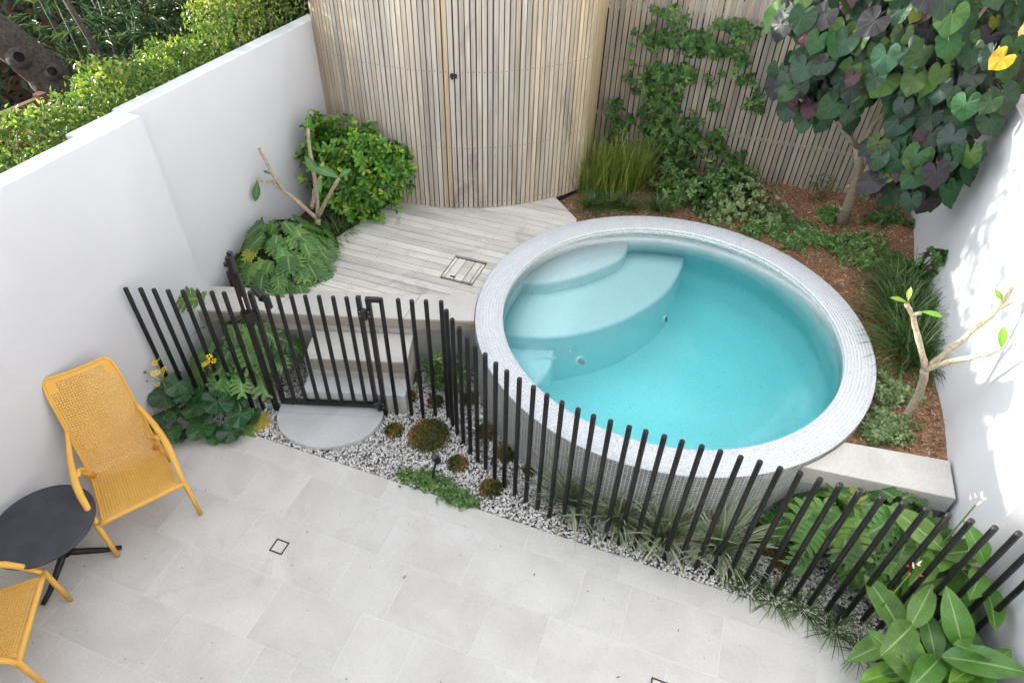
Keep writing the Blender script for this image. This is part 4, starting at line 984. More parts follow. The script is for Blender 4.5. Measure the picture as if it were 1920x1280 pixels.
# ---------------- chairs and table
def chair_parts():
    out = {}
    prof = [(0.000, 0.352), (0.020, 0.362), (0.06, 0.358), (0.14, 0.338), (0.25, 0.312), (0.36, 0.288), (0.44, 0.276), (0.495, 0.285), (0.535, 0.33), (0.57, 0.41), (0.61, 0.51), (0.65, 0.61), (0.70, 0.735), (0.75, 0.855), (0.785, 0.94), (0.795, 0.962)]
    pr = np.array(prof); sg = np.hypot(*np.diff(pr, axis=0).T); cu = np.r_[0, np.cumsum(sg)]; Lt = cu[-1]
    nv = int(Lt/0.0178); nu = 26
    def half(sv):
        f = sv/Lt
        w = np.interp(f, [0, 0.35, 0.5, 0.9, 0.97, 1.0], [0.232, 0.226, 0.222, 0.214, 0.206, 0.170]); return w
    V = []; F = []; idx = {}
    def P(u, v):
        sv = v/nv*Lt; y = np.interp(sv, cu, pr[:, 0]); z = np.interp(sv, cu, pr[:, 1]); a = (u/nu*2-1)
        return (a*half(sv), y, z+0.012*(1-a*a)*-1)
    def vid(u, v):
        k = (round(u*4), round(v*4))
        if k not in idx: idx[k] = len(V); V.append(P(u, v))
        return idx[k]
    tri = []; qd = []
    for v in range(nv):
        for u in range(nu):
            c = [vid(u, v), vid(u+1, v), vid(u+1, v+1), vid(u, v+1)]
            if u < 1 or u >= nu-1 or v < 1 or v >= nv-2 or (v > nv-7 and (u < 4 or u > nu-5)): qd.append(tuple(c)); continue
            k = 0.345
            h = [len(V)+i for i in range(4)]; V += [P(u+0.5, v+0.5-k), P(u+0.5+k, v+0.5), P(u+0.5, v+0.5+k), P(u+0.5-k, v+0.5)]
            for i in range(4):
                tri += [(c[i], c[(i+1) % 4], h[i]), (c[i], h[i], h[i-1])]
    out['mesh_shell'] = mesh_np('mesh_shell', np.array(V), [np.array(tri), np.array(qd)], smooth=True)
    out['rim'] = MB(); pts = [P(0, v) for v in range(0, nv+1, 2)]+[P(u, nv) for u in range(1, nu, 3)]+[P(nu, v) for v in range(nv, -1, -2)]
    out['rim'].tube(pts, 0.008, 8)
    out['cross'] = MB(); out['cross'].tube([(-0.262, 0.0, 0.352), (-0.2, 0.0, 0.354), (0.2, 0.0, 0.354), (0.262, 0.0, 0.352)], 0.0155, 10)
    arms = []
    for s in (-1, 1):
        a = MB(); a.tube([(s*0.269, -0.004, 0.335), (s*0.268, 0.03, 0.392), (s*0.272, 0.08, 0.448), (s*0.277, 0.15, 0.495), (s*0.278, 0.24, 0.522), (s*0.272, 0.34, 0.533), (s*0.262, 0.44, 0.54), (s*0.247, 0.53, 0.556), (s*0.228, 0.61, 0.585), (s*0.216, 0.655, 0.615)], [.016, .017, .019, .022, .023, .022, .02, .018, .015, .010], 10, flat=0.75)
        f = MB(); f.tube([(s*0.269, 0.0, 0.362), (s*0.27, -0.004, 0.18), (s*0.272, -0.008, 0.0)], [0.0175, 0.016, 0.014], 10)
        r = MB(); r.tube([(s*0.255, 0.30, 0.520), (s*0.238, 0.36, 0.515), (s*0.226, 0.41, 0.46), (s*0.228, 0.46, 0.33), (s*0.235, 0.54, 0.16), (s*0.24, 0.60, 0.0)], [.014, .016, .017, .017, .016, .014], 10)
        kb = MB(); kb.tube([(s*0.245, 0.40, 0.47), (s*0.20, 0.46, 0.315)], [0.014, 0.02], 8)
        arms.append((a, f, r, kb))
    out['arms'] = arms; return out
CP = chair_parts()
ME = {'mesh_shell': CP['mesh_shell'], 'rim': CP['rim'].mesh('rim', True), 'cross': CP['cross'].mesh('cross', True)}
def chair(label, loc, ang):
    t = thing('lounge_chair', label, 'chair', loc, 'mustard yellow mesh lounge chairs', local=True); t.rotation_euler = (0, 0, ang)
    o = part('mesh_seat', ME['mesh_shell'], M['yellow'], t); md = o.modifiers.new('thickness', 'SOLIDIFY'); md.thickness = 0.004
    part('seat_rim', ME['rim'], M['yellow'], t); part('crossbar', ME['cross'], M['yellow'], t)
    for i, (a, f, r, kb) in enumerate(CP['arms']):
        for nm, b in (('armrest', a), ('front_leg', f), ('rear_leg', r), ('bracket', kb)):
            key = nm+str(i)
            if key not in ME: ME[key] = b.mesh(nm, True)
            part(nm, ME[key], M['yellow'], t)
chair('mustard yellow mesh lounge chair standing against the white wall', (-3.029, 1.526, 0), math.atan2(0.845, 0.535))
chair('mustard yellow mesh lounge chair cut off by the lower corner of the photo', (-3.065, 0.720, 0), math.atan2(0.822, -0.569)+math.pi-2*math.atan2(0.822, -0.569)+math.pi*0+2*math.atan2(0.822, -0.569)-math.pi if False else math.atan2(-0.438, 0.303)+math.pi)
tb = thing('side_table', 'round charcoal side table between the two yellow chairs', 'table', (-3.41, 1.150, 0))
TC = Vector((-3.412, 1.152, 0))
def disc(r, z, seg=64): return [(TC.x+r*math.cos(2*math.pi*k/seg), TC.y+r*math.sin(2*math.pi*k/seg), z) for k in range(seg)]
m = MB(); rings = [(0.285, 0.425), (0.295, 0.430), (0.298, 0.438), (0.296, 0.446), (0.290, 0.449), (0.284, 0.4475)]
vs = [p for r, z in rings for p in disc(r, z)]; fs = []
for i in range(len(rings)-1):
    for k in range(64): fs.append((i*64+k, i*64+(k+1) % 64, (i+1)*64+(k+1) % 64, (i+1)*64+k))
fs += [tuple(range(64))[::-1], tuple(range(5*64, 6*64))]; m.add(vs, fs); part('table_top', m.mesh('table_top'), M['charcoal'], tb)
m = MB(); m.tube([TC+Vector((0, 0, 0.10)), TC+Vector((0, 0, 0.425))], 0.03, 14); part('column', m.mesh('column', True), M['black'], tb)
for a in (math.atan2(0.17, 0.20), math.atan2(-0.2, 0.05), math.atan2(-.1, -.2), math.atan2(.2, -.1)):
    d = Vector((math.cos(a), math.sin(a), 0)); m = MB(); m.tube([TC+Vector((0, 0, 0.14)), TC+d*0.06+Vector((0, 0, 0.10)), TC+d*0.22+Vector((0, 0, 0.03)), TC+d*0.30+Vector((0, 0, 0.016))], [0.024, 0.022, 0.017, 0.014], 10); part('foot', m.mesh('foot', True), M['black'], tb)

# ================================================================== planting
def v3(*a): return np.array(a, float)
# ---- hibiscus tree with heart leaves
tree = thing('hibiscus_tree', 'tree with large dark heart-shaped leaves leaning over the mulch bed', 'tree', (1.259, 6.697, 0.48))
TR = [(1.259, 6.70, 0.44), (1.235, 6.60, 0.75), (1.20, 6.47, 1.02), (1.14, 6.33, 1.30), (1.05, 6.22, 1.50)]
m = MB(); m.tube(TR, [0.062, 0.05, 0.045, 0.042, 0.036], 12); part('trunk', m.mesh('trunk', True), M['branch'], tree)
for pts, r in (([(1.05, 6.22, 1.50), (0.90, 6.20, 1.62), (0.76, 6.2, 1.76), (0.70, 6.15, 2.0), (0.5, 6.1, 2.3)], .026), ([(1.08, 6.25, 1.45), (1.10, 6.2, 1.75), (1.25, 6.1, 2.1), (1.40, 6.0, 2.5), (1.5, 5.95, 2.9)], .028), ([(1.10, 6.2, 1.6), (1.35, 6.0, 1.75), (1.6, 5.8, 1.85)], .018), ([(0.74, 6.18, 1.85), (0.95, 6.0, 2.2), (1.0, 5.9, 2.6)], .018), ([(1.3, 6.07, 2.2), (1.6, 5.95, 2.35), (1.85, 5.8, 2.45)], .017)):
    m = MB(); m.tube(pts, list(np.linspace(r, r*0.45, len(pts))), 8); part('limb', m.mesh('limb', True), M['branch'], tree)
m = MB(); m.tube([(1.205, 6.50, 0.98), (1.14, 6.45, 1.02)], .02, 8); m.tube([(1.24, 6.63, 0.68), (1.18, 6.58, 0.71)], .018, 8); part('pruned_stub', m.mesh('pruned_stub'), M['branch'], tree)
HB_ = [((0.62, 6.05, 2.22), (0.46, 0.36, 0.50), 66), ((0.42, 6.0, 2.55), (0.36, 0.3, 0.24), 20), ((1.12, 5.95, 2.42), (0.55, 0.42, 0.42), 66), ((1.48, 5.75, 1.68), (0.42, 0.34, 0.38), 66), ((1.62, 5.9, 2.25), (0.34, 0.4, 0.40), 44), ((1.1, 6.0, 2.85), (0.9, 0.45, 0.28), 40)]
DK = [(0.025, 0.058, 0.030), (0.020, 0.066, 0.021), (0.028, 0.047, 0.034), (0.014, 0.041, 0.019), (0.038, 0.080, 0.018), (0.020, 0.050, 0.026), (0.024, 0.062, 0.022)]
stems = MB()
for c, r, n in HB_:
    n = int(n*0.92)
    for k in range(n):
        while True:
            d = Vector((random.gauss(0, 1), random.gauss(0, 1), random.gauss(0, 1))).normalized()
            if d.y < 0.45: break
        f = random.uniform(0.62, 1.05)
        p = Vector((c[0]+d.x*r[0]*f, c[1]+d.y*r[1]*f, c[2]+d.z*r[2]*f))
        if p.x > 1.80 and p.z < 2.25: p.x = 1.80-random.uniform(0, .12)
        nr = Vector((d.x*0.5, d.y*0.5-0.55, 0.75))+Vector((random.gauss(0, .28), random.gauss(0, .25), random.gauss(0, .2)))
        tip = Vector((random.gauss(0, .35)+d.x*0.3, -0.35, -1.0+random.gauss(0, .25)))
        rr = random.random(); col = jcol(random.choice(DK), 0.3, 0.15); sz = random.uniform(0.145, 0.225)
        if rr < 0.06: col = jcol((0.06, 0.024, 0.03), 0.3); sz *= 0.7
        elif rr < 0.15: col = jcol((0.026, 0.022, 0.026), 0.25)
        elif rr < 0.17: col = jcol((0.12, 0.14, 0.025), 0.2); sz *= 0.5
        elif rr < 0.21: col = jcol((0.06, 0.13, 0.025), 0.2)
        leaf_obj('heart', p, tip, nr, sz, col, tree, wscale=random.uniform(0.92, 1.05))
        b = p+Vector((-d.x*0.10, 0.06-d.y*0.06, 0.05)); stems.tube([p+Vector((0, 0, 0)), (p+b)/2+Vector((0, 0, 0.01)), b], [0.0022, 0.0026, 0.003], 5, False)
yl = leaf_obj('heart', (1.60, 5.55, 2.55), (-0.5, -0.35, -0.6), (0.1, -0.75, 0.75), 0.15, (0.40, 0.27, 0.02), tree); yl['label'] = 'single bright yellow old leaf'
part('leaf_stalks', stems.mesh('leaf_stalks'), M['twig'], tree, 'stuff')
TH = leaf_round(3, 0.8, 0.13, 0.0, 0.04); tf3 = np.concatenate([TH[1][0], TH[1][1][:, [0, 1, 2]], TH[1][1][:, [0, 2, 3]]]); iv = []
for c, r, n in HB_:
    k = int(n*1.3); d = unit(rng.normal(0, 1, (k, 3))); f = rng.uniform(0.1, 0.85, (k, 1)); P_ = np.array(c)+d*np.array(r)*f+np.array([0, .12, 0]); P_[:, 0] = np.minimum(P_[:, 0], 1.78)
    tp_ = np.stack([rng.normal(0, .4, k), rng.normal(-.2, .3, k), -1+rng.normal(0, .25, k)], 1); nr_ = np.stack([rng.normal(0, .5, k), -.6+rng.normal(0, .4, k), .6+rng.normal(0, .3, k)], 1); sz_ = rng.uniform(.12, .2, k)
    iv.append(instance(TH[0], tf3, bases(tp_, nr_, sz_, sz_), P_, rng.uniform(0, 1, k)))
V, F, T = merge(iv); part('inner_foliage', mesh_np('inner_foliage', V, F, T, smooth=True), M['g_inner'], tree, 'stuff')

# ---- climber on the back fence
cl = thing('fence_climber', 'green leafy climber spreading up the back slat fence', 'climber', (-0.6, YB-0.05, 0.5))
segs = [[(-0.62, .45), (-0.58, .75), (-0.66, 1.0), (-0.80, 1.3), (-0.85, 1.58), (-0.75, 1.78), (-0.60, 1.95), (-0.45, 2.05), (-0.30, 2.15)], [(-0.66, 1.0), (-0.50, 1.0), (-0.42, .9)], [(-0.75, 1.75), (-0.9, 1.85), (-1.02, 1.95)], [(-0.70, .85), (-0.95, .92), (-1.20, .96), (-1.28, 1.15), (-1.30, 1.38)], [(-0.45, .7), (-0.10, .78), (0.10, .62), (0.25, .55)], [(-0.55, 1.85), (-0.25, 1.85), (-0.10, 1.80)], [(0.12, 1.35), (0.10, 1.55)], [(-1.30, 1.4), (-1.15, 1.58), (-.9, 1.62)]]
m = MB()
for s_ in segs: m.tube([(x, YB-0.012-0.006*(i % 2), z) for i, (x, z) in enumerate(s_)], 0.0035, 5)
part('vine_stems', m.mesh('vine_stems'), M['twig'], cl, 'stuff')
C = []; N = []
def clump(x, z, sx, sz, n, dep=0.10):
    for _ in range(int(n*1.05)):
        C.append((x+random.gauss(0, sx), YB-0.02-abs(random.gauss(0, dep)), z+random.gauss(0, sz))); N.append((random.gauss(0, .4), -1+random.gauss(0, .2), 0.5+random.gauss(0, .35)))
for x, z, sx, sz, n in ((-0.72, .98, .13, .10, 75), (-0.50, .92, .12, .10, 60), (-0.80, 1.25, .11, .11, 60), (-0.86, 1.50, .10, .08, 45), (-0.70, 1.60, .16, .05, 40), (-0.62, .70, .13, .09, 55), (-0.62, .52, .16, .07, 60), (-0.66, 1.93, .13, .06, 42), (-1.0, 1.88, .09, .05, 22), (-0.40, 1.87, .10, .05, 26), (-0.22, 2.08, .13, .05, 24), (-1.22, .96, .05, .06, 16), (-1.32, 1.16, .04, .04, 12), (-1.30, .82, .03, .08, 7), (-1.1, .72, .08, .03, 8), (0.12, 1.42, .05, .06, 13), (-0.12, 1.80, .05, .05, 12), (-1.2, 1.52, .03, .05, 4), (-0.20, .98, .06, .05, 10), (0.08, .70, .09, .07, 18), (-0.12, .86, .05, .05, 12), (0.22, .55, .08, .06, 12), (-0.95, 2.15, .08, .05, 10), (-0.05, 1.62, .05, .03, 6), (-0.25, 1.30, .04, .04, 4)): clump(x, z, sx, sz, n)
foliage('leaves', [whorls(np.array(C), np.array(N), 0.058, 7, 0.46, rng.uniform(.2, .8, len(C)))], 'g_climb', cl)

# ---- low shrubs at the foot of the fence
def shrub(name, label, cat, base, blobs, mat, size, per=6, wr=0.42, group=None, stem=True, lift=0.5, tl=0.2, th=0.85):
    t = thing(name, label, cat, base, group); C = []; N = []
    for c, r, n in blobs:
        for _ in range(n):
            d = Vector((random.gauss(0, 1), random.gauss(0, 1), random.gauss(0, 1))).normalized(); f = random.uniform(0.62, 1.08)*(1+0.22*math.sin(d.x*5+d.z*7+c[0]*9))
            p = (c[0]+d.x*r[0]*f, c[1]+d.y*r[1]*f, max(base[2]+0.02, c[2]+d.z*r[2]*f)); C.append(p); N.append((d.x+random.gauss(0, .3), d.y+random.gauss(0, .3)-.1, d.z*0.7+0.5))
    C = np.array(C); zt = (C[:, 2]-C[:, 2].min())/max(1e-3, np.ptp(C[:, 2]))
    foliage('leaves', [whorls(C, np.array(N), size, per, wr, tl+(th-tl)*rng.uniform(0, 1, len(C)), lift)], mat, t)
    if stem:
        m = MB()
        for k in range(5):
            a = random.uniform(0, 6.28); c, r, n = random.choice(blobs); e = Vector((c[0]+r[0]*.6*math.cos(a), c[1]+r[1]*.6*math.sin(a), c[2]+r[2]*0.3)); b = Vector(base)
            m.tube([b, b.lerp(e, 0.5)+Vector((random.gauss(0, .02), random.gauss(0, .02), 0.02)), e], [0.008, 0.006, 0.003], 6)
        part('stems', m.mesh('stems'), M['twig'], t, 'stuff')
    return t
shrub('leafy_shrub', 'mid-green low shrub at the foot of the climber', 'shrub', (-0.20, 6.50, 0.5), [((-0.28, 6.5, .64), (.32, .22, .2), 150), ((0.05, 6.64, .70), (.28, .22, .24), 150), ((-0.55, 6.6, .62), (.2, .18, .16), 70)], 'g_climb', 0.062, 6, 0.46)
shrub('trailing_shrub', 'pale grey-green trailing shrub in front of the back fence', 'shrub', (0.25, 6.48, 0.5), [((0.24, 6.52, .66), (.34, .26, .22), 320), ((0.52, 6.45, .57), (.26, .22, .13), 160), ((0.1, 6.32, .57), (.24, .16, .12), 120)], 'g_grey', 0.034, 5, 0.62)
def trailing(label, spots, mat, size, seedn=26, nm='trailing_groundcover'):
    """creeping stems with small round leaves"""
    cx = np.mean([s[0] for s in spots]); cy = np.mean([s[1] for s in spots]); t = thing(nm, label, 'groundcover', (cx, cy, bedz(cx, cy)))
    m = MB(); C = []; N = []
    for x, y, r in spots:
        for k in range(seedn):
            a = random.uniform(0, 6.28); L = r*random.uniform(.5, 1.3); p = Vector((x+random.gauss(0, r*.4), y+random.gauss(0, r*.4), 0)); p.z = bedz(p.x, p.y)+.012; pts = [p.copy()]
            for j in range(5):
                a += random.gauss(0, .35); p = p+Vector((math.cos(a), math.sin(a), 0))*L/5; p.z = bedz(p.x, p.y)+.012+0.05*math.sin(j*.8+.4)*random.uniform(.2, 1)
                if not in_bed(p.x, p.y): break
                pts.append(p.copy())
            if len(pts) < 3: continue
            m.tube(pts, 0.0016, 4, False)
            for q_ in pts[1:]:
                for w in range(3): C.append((q_.x+random.gauss(0, .014), q_.y+random.gauss(0, .014), q_.z+random.uniform(0, .02))); N.append((random.gauss(0, .5), random.gauss(0, .5)-.2, 1))
    part('creeping_stems', m.mesh('creeping_stems'), M['stem'], t, 'stuff')
    foliage('leaves', [whorls(np.array(C), np.array(N), size, 3, 0.8, rng.uniform(.15, .9, len(C)), 0.2)], mat, t)
trailing('sprawling green groundcover on the mulch behind the pool', [(0.45, 6.2, .2), (0.62, 6.40, .24), (0.88, 6.28, .22), (1.12, 6.22, .2), (0.75, 6.05, .12)], 'g_cover', 0.026, 20)
trailing('thin groundcover runners on the mulch near the tree trunk', [(1.36, 6.08, .2), (1.55, 5.98, .16), (1.45, 6.4, .15), (1.15, 6.75, .12)], 'g_cover', 0.024, 22)
trailing('groundcover patch against the white wall behind the strap grass', [(1.72, 6.15, .16), (1.80, 6.0, .12), (1.70, 6.85, .16)], 'g_climb', 0.03, 26)
trailing('grey-green groundcover round the frangipani foot by the ledge', [(1.55, 3.92, .14), (1.50, 3.80, .10), (1.62, 4.25, .12), (1.45, 4.2, .06)], 'g_grey', 0.026, 26)
sh = shrub('wall_vine', 'dark round-leaved sprig reaching up the white wall above the strap grass', 'shrub', (1.86, 5.86, 0.5), [((1.86, 5.70, .80), (.05, .14, .15), 22), ((1.87, 5.6, .93), (.03, .08, .08), 10)], 'g_climb', 0.05, 5, 0.75, th=.5)
shrub('twiggy_shrub', 'sparse dark twiggy shrub beside the tree trunk at the fence', 'shrub', (1.02, 7.02, 0.5), [((1.0, 7.0, .70), (.16, .08, .18), 90)], 'g_grey', 0.022, 4, 0.5, tl=0, th=.4)
shrub('twiggy_shrub', 'sparse dark twiggy shrub in the fence corner by the white wall', 'shrub', (1.62, 7.0, 0.5), [((1.58, 7.0, .68), (.2, .08, .16), 80)], 'g_grey', 0.022, 4, 0.5, tl=0, th=.4)

# ---- upright lime-green shoots and strap clumps by the screen
t = thing('upright_shrub', 'dense upright yellow-green shoots between the shed and climber', 'shrub', (-1.12, 6.40, 0.5)); pp = []
for x, y, n in ((-1.32, 6.32, 90), (-1.15, 6.38, 100), (-0.98, 6.48, 90), (-1.08, 6.62, 70), (-1.25, 6.55, 60), (-0.90, 6.62, 60)):
    pp.append(blades((x, y, .48), int(n*1.5), 0.60, 0.011, 0.13, (58, 86), 0.35, 5, bias=(0.15, -0.1)))
foliage('shoots', pp, 'g_lime', t)
def strap(name, label, c, n, L, W, mat='g_grass', elev=(35, 85), droop=1.7, group=None, spread=.03, cat='grass clump'):
    t = thing(name, label, cat, c, group); foliage('blades', [blades(c, n, L, W, spread, elev, droop)], mat, t); return t
GR = 'dark strap grass clumps in the beds'
for (x, y), lab in zip(((-1.22, 5.98), (-0.88, 6.15), (-0.55, 6.25), (-1.06, 6.12)), ('strap grass clump nearest the corner of the deck', 'second strap grass clump from the deck behind the pool rim', 'strap grass clump in front of the climber foot', 'strap grass clump tucked below the yellow-green shoots')):
    strap('strap_grass', lab, (x, y, bedz(x, y)-.01), 150, .27, .010, 'g_grass', (25, 85), 1.9, GR, .04)
for (x, y, L), lab in zip(((1.72, 5.55, .42), (1.74, 5.15, .48), (1.77, 4.76, .50)), ('strap grass clump farthest back along the sunlit white wall', 'middle strap grass clump along the sunlit white wall', 'strap grass clump right behind the frangipani branches')):
    strap('strap_grass', lab, (x, y, bedz(x, y)-.01), 420, L, .0105, 'g_grass', (25, 85), 1.7, GR, .14)
strap('strap_grass', 'grassy blades under the bright green shrub beside the deck', (-3.38, 4.58, .49), 220, .30, .011, 'g_grass', (15, 75), 1.8, GR, .12)

# ---- frangipanis
def frangi(label, base, segs, leaves, r0=.024):
    t = thing('frangipani', label, 'small tree', base)
    for i, (pts, ra, rb) in enumerate(segs):
        sm = []
        for a, b in zip(pts[:-1], pts[1:]):
            for k in range(4): sm.append(Vector(a).lerp(Vector(b), k/4)+Vector((random.gauss(0, .002), random.gauss(0, .002), random.gauss(0, .002))))
        sm.append(Vector(pts[-1])); n = len(sm); m = MB()
        m.tube(sm, [(ra+(rb-ra)*k/(n-1))*1.15+random.uniform(-.0022, .0022) for k in range(n)], 9); part('trunk' if i == 0 else 'branch', m.mesh('trunk' if i == 0 else 'branch', True), M['frbranch'], t)
    for p, tip, nr, s, c in leaves: leaf_obj('frang', p, tip, nr, s, c, t)
frangi('bare-branched frangipani against the sunlit wall beside the pool', (1.69, 4.05, .47), [
  ([(1.69, 4.05, .46), (1.675, 4.02, .72), (1.62, 3.95, .92), (1.56, 3.87, 1.08)], .026, .022),
  ([(1.56, 3.87, 1.08), (1.43, 3.90, 1.30), (1.335, 3.90, 1.45), (1.27, 3.89, 1.53)], .018, .013),
  ([(1.335, 3.90, 1.45), (1.36, 3.87, 1.50)], .013, .011),
  ([(1.56, 3.87, 1.08), (1.66, 3.92, 1.28), (1.77, 3.99, 1.50), (1.81, 4.05, 1.60), (1.84, 4.12, 1.66)], .018, .010),
  ([(1.79, 4.02, 1.55), (1.85, 4.02, 1.62)], .011, .008),
  ([(1.56, 3.87, 1.08), (1.66, 3.80, 1.26), (1.75, 3.73, 1.40), (1.785, 3.69, 1.50)], .017, .010)],
 [((1.27, 3.89, 1.54), (-1, 0.1, 0.15), (0, -.3, 1), .10, (0.22, 0.36, 0.05)), ((1.27, 3.89, 1.55), (-.15, .5, .9), (-.5, -.8, .3), .09, (0.30, 0.40, 0.06)), ((1.36, 3.87, 1.51), (.9, -.2, .2), (0, -.3, 1), .12, (0.16, 0.33, 0.04)), ((1.80, 4.04, 1.60), (-.5, -.1, .5), (-.3, -.8, .6), .10, (0.26, 0.40, 0.05)), ((1.785, 3.69, 1.50), (-.35, .1, .9), (-.4, -.8, .3), .14, (0.16, 0.34, 0.04))])
frangi('grey frangipani with few leaves beside the bright green shrub', (-3.52, 4.43, .48), [
  ([(-3.52, 4.43, .47), (-3.50, 4.43, .62), (-3.47, 4.42, .74)], .026, .024),
  ([(-3.47, 4.42, .74), (-3.57, 4.36, .90), (-3.68, 4.30, 1.05), (-3.76, 4.27, 1.14)], .019, .015),
  ([(-3.68, 4.30, 1.05), (-3.72, 4.26, 1.20), (-3.77, 4.25, 1.38), (-3.80, 4.25, 1.46)], .014, .011),
  ([(-3.76, 4.27, 1.14), (-3.83, 4.22, 1.16), (-3.87, 4.20, 1.18)], .013, .009),
  ([(-3.47, 4.42, .74), (-3.46, 4.47, 1.05), (-3.45, 4.47, 1.40), (-3.41, 4.45, 1.62)], .018, .012),
  ([(-3.50, 4.41, .86), (-3.43, 4.40, 1.05), (-3.33, 4.40, 1.22)], .016, .012),
  ([(-3.47, 4.42, .76), (-3.32, 4.40, .98), (-3.12, 4.36, 1.26)], .017, .012)],
 [((-3.41, 4.45, 1.62), (.1, .1, 1), (-.6, -.8, .1), .17, (0.16, 0.28, 0.08)), ((-3.33, 4.40, 1.23), (-.8, .1, .75), (.3, -.8, .6), .21, (0.09, 0.21, 0.07)), ((-3.33, 4.40, 1.24), (.25, .2, .9), (.3, -.9, .2), .12, (0.40, 0.38, 0.04)), ((-3.33, 4.40, 1.22), (.15, -.6, -.6), (0, -.8, .6), .15, (0.13, 0.26, 0.06)), ((-3.12, 4.36, 1.27), (-1, .05, .25), (0, -.6, .8), .24, (0.10, 0.22, 0.08)), ((-3.12, 4.36, 1.27), (.7, .2, .6), (-.3, -.8, .5), .14, (0.12, 0.24, 0.08)), ((-3.86, 4.20, 1.17), (.0, -.5, -.9), (.6, -.7, .3), .19, (0.07, 0.16, 0.06)), ((-3.75, 4.26, 1.22), (-.8, .0, .3), (0, -.5, .9), .08, (0.12, 0.2, 0.06))])

# ---- bright green rounded shrub
shrub('bright_shrub', 'dense bright green rounded shrub beside the curved shed', 'shrub', (-3.40, 5.05, .48), [((-3.22, 5.02, 1.00), (.34, .28, .34), 400), ((-3.55, 4.98, 1.02), (.30, .30, .40), 320), ((-3.36, 4.86, .76), (.34, .22, .20), 200), ((-3.0, 5.08, 1.03), (.16, .18, .24), 110), ((-3.66, 4.9, 1.36), (.10, .12, .16), 26), ((-3.1, 4.95, 1.30), (.12, .12, .12), 24)], 'g_shrub', 0.075, 5, 0.46, lift=.6, tl=.15, th=.95)

# ---- philodendrons, ligularia, cannas
def rosette(t, c, n, Rr, H, size, kind, cols, zmin, normal_up=1.0, hole=0.0, clipx=None, yb=0.0, ylim=None, xmax=None):
    m = MB(); c = Vector(c); k = 0
    while k < n:
        a = random.uniform(0, 6.28); f = math.sqrt(random.uniform(hole, 1)); r = Rr*f
        h = H*(1.05-0.62*f*f)*random.uniform(0.82, 1.12)
        p = c+Vector((r*math.cos(a), r*math.sin(a), max(zmin, h))); out = Vector((math.cos(a), math.sin(a), 0))
        if clipx is not None and p.x < clipx: p.x = clipx+random.uniform(0, .06)
        if xmax is not None and p.x > xmax: p.x = xmax-random.uniform(0, .06)
        k += 1
        tip = out*(0.35+0.6*f)+Vector((random.gauss(0, .2), random.gauss(0, .2)-.15, -0.15-0.45*f+random.gauss(0, .12)))
        nr = Vector((0, -.12, normal_up))+out*0.25*f+Vector((random.gauss(0, .22), random.gauss(0, .22), 0))
        s = size*random.uniform(.72, 1.15)
        leaf_obj(kind, p-tip.normalized()*s*0.15, tip, nr, s, jcol(random.choice(cols), .22, .1), t)
        b = c+Vector((out.x*Rr*.12, out.y*Rr*.12, 0)); m.tube([b, b.lerp(p, .5)+Vector((0, 0, H*.12)), p], [.006, .005, .0035], 5, False)
    part('leaf_stalks', m.mesh('leaf_stalks'), M['stem'], t, 'stuff')
GP = [(0.045, 0.125, 0.025), (0.065, 0.165, 0.028), (0.085, 0.20, 0.035), (0.055, 0.14, 0.032)]
GP2 = GP+[(0.11, 0.22, 0.035)]
t = thing('philodendron', 'large mounded lobed-leaf philodendron on the deck side of the gate', 'plant', (-3.52, 3.98, .49)); rosette(t, (-3.52, 3.96, .49), 105, .42, .42, .165, 'lobe', GP2, .04, clipx=XLR+.08); rosette(t, (-3.33, 3.78, .50), 26, .26, .22, .17, 'lobe', GP2, .03)
leaf_obj('lobe', (-3.62, 3.75, .82), (-.3, -.5, -.2), (0, -.3, 1), .17, (0.30, 0.33, 0.03), t)
t = thing('philodendron', 'lobed-leaf philodendron growing behind the bars left of the gate', 'plant', (-3.42, 3.0, 0)); rosette(t, (-3.35, 3.02, 0.08), 52, .36, .52, .22, 'lobe', GP2+[(0.12, 0.24, 0.05)], .10, clipx=XL+.06)
leaf_obj('lobe', (-3.60, 3.02, .78), (-.6, -.3, .1), (0, -.5, .9), .22, (0.10, 0.17, 0.035), t); leaf_obj('lobe', (-3.12, 2.62, .10), (.2, -.6, -.2), (0, -.3, 1), .24, (0.12, 0.24, 0.05), t)
yl = leaf_obj('lobe', (-3.00, 2.66, .05), (.25, -.6, -.1), (.3, -.3, .8), .19, (0.42, 0.30, 0.03), t); yl['label'] = 'yellowing fallen-over leaf'
t = thing('philodendron', 'lobed-leaf philodendron filling the bed below the concrete ledge', 'plant', (1.45, 3.05, 0)); rosette(t, (1.28, 3.04, .06), 40, .30, .42, .24, 'lobe', GP2, .08); rosette(t, (1.62, 3.10, .06), 42, .32, .48, .25, 'lobe', GP2, .10, xmax=1.98)
leaf_obj('lobe', (1.36, 3.10, .36), (-.2, .5, .45), (0, -.7, .7), .18, (0.26, 0.30, 0.05), t); leaf_obj('lobe', (1.62, 3.12, .40), (.1, .5, .5), (0, -.7, .7), .22, (0.06, 0.15, 0.03), t)
shrub('fern_leaf_plant', 'small green fern-leaved plant between the bars and pool wall', 'plant', (-1.80, 3.58, 0), [((-1.80, 3.56, .14), (.17, .10, .14), 70)], 'g_cover', 0.075, 5, 0.3, th=.7)

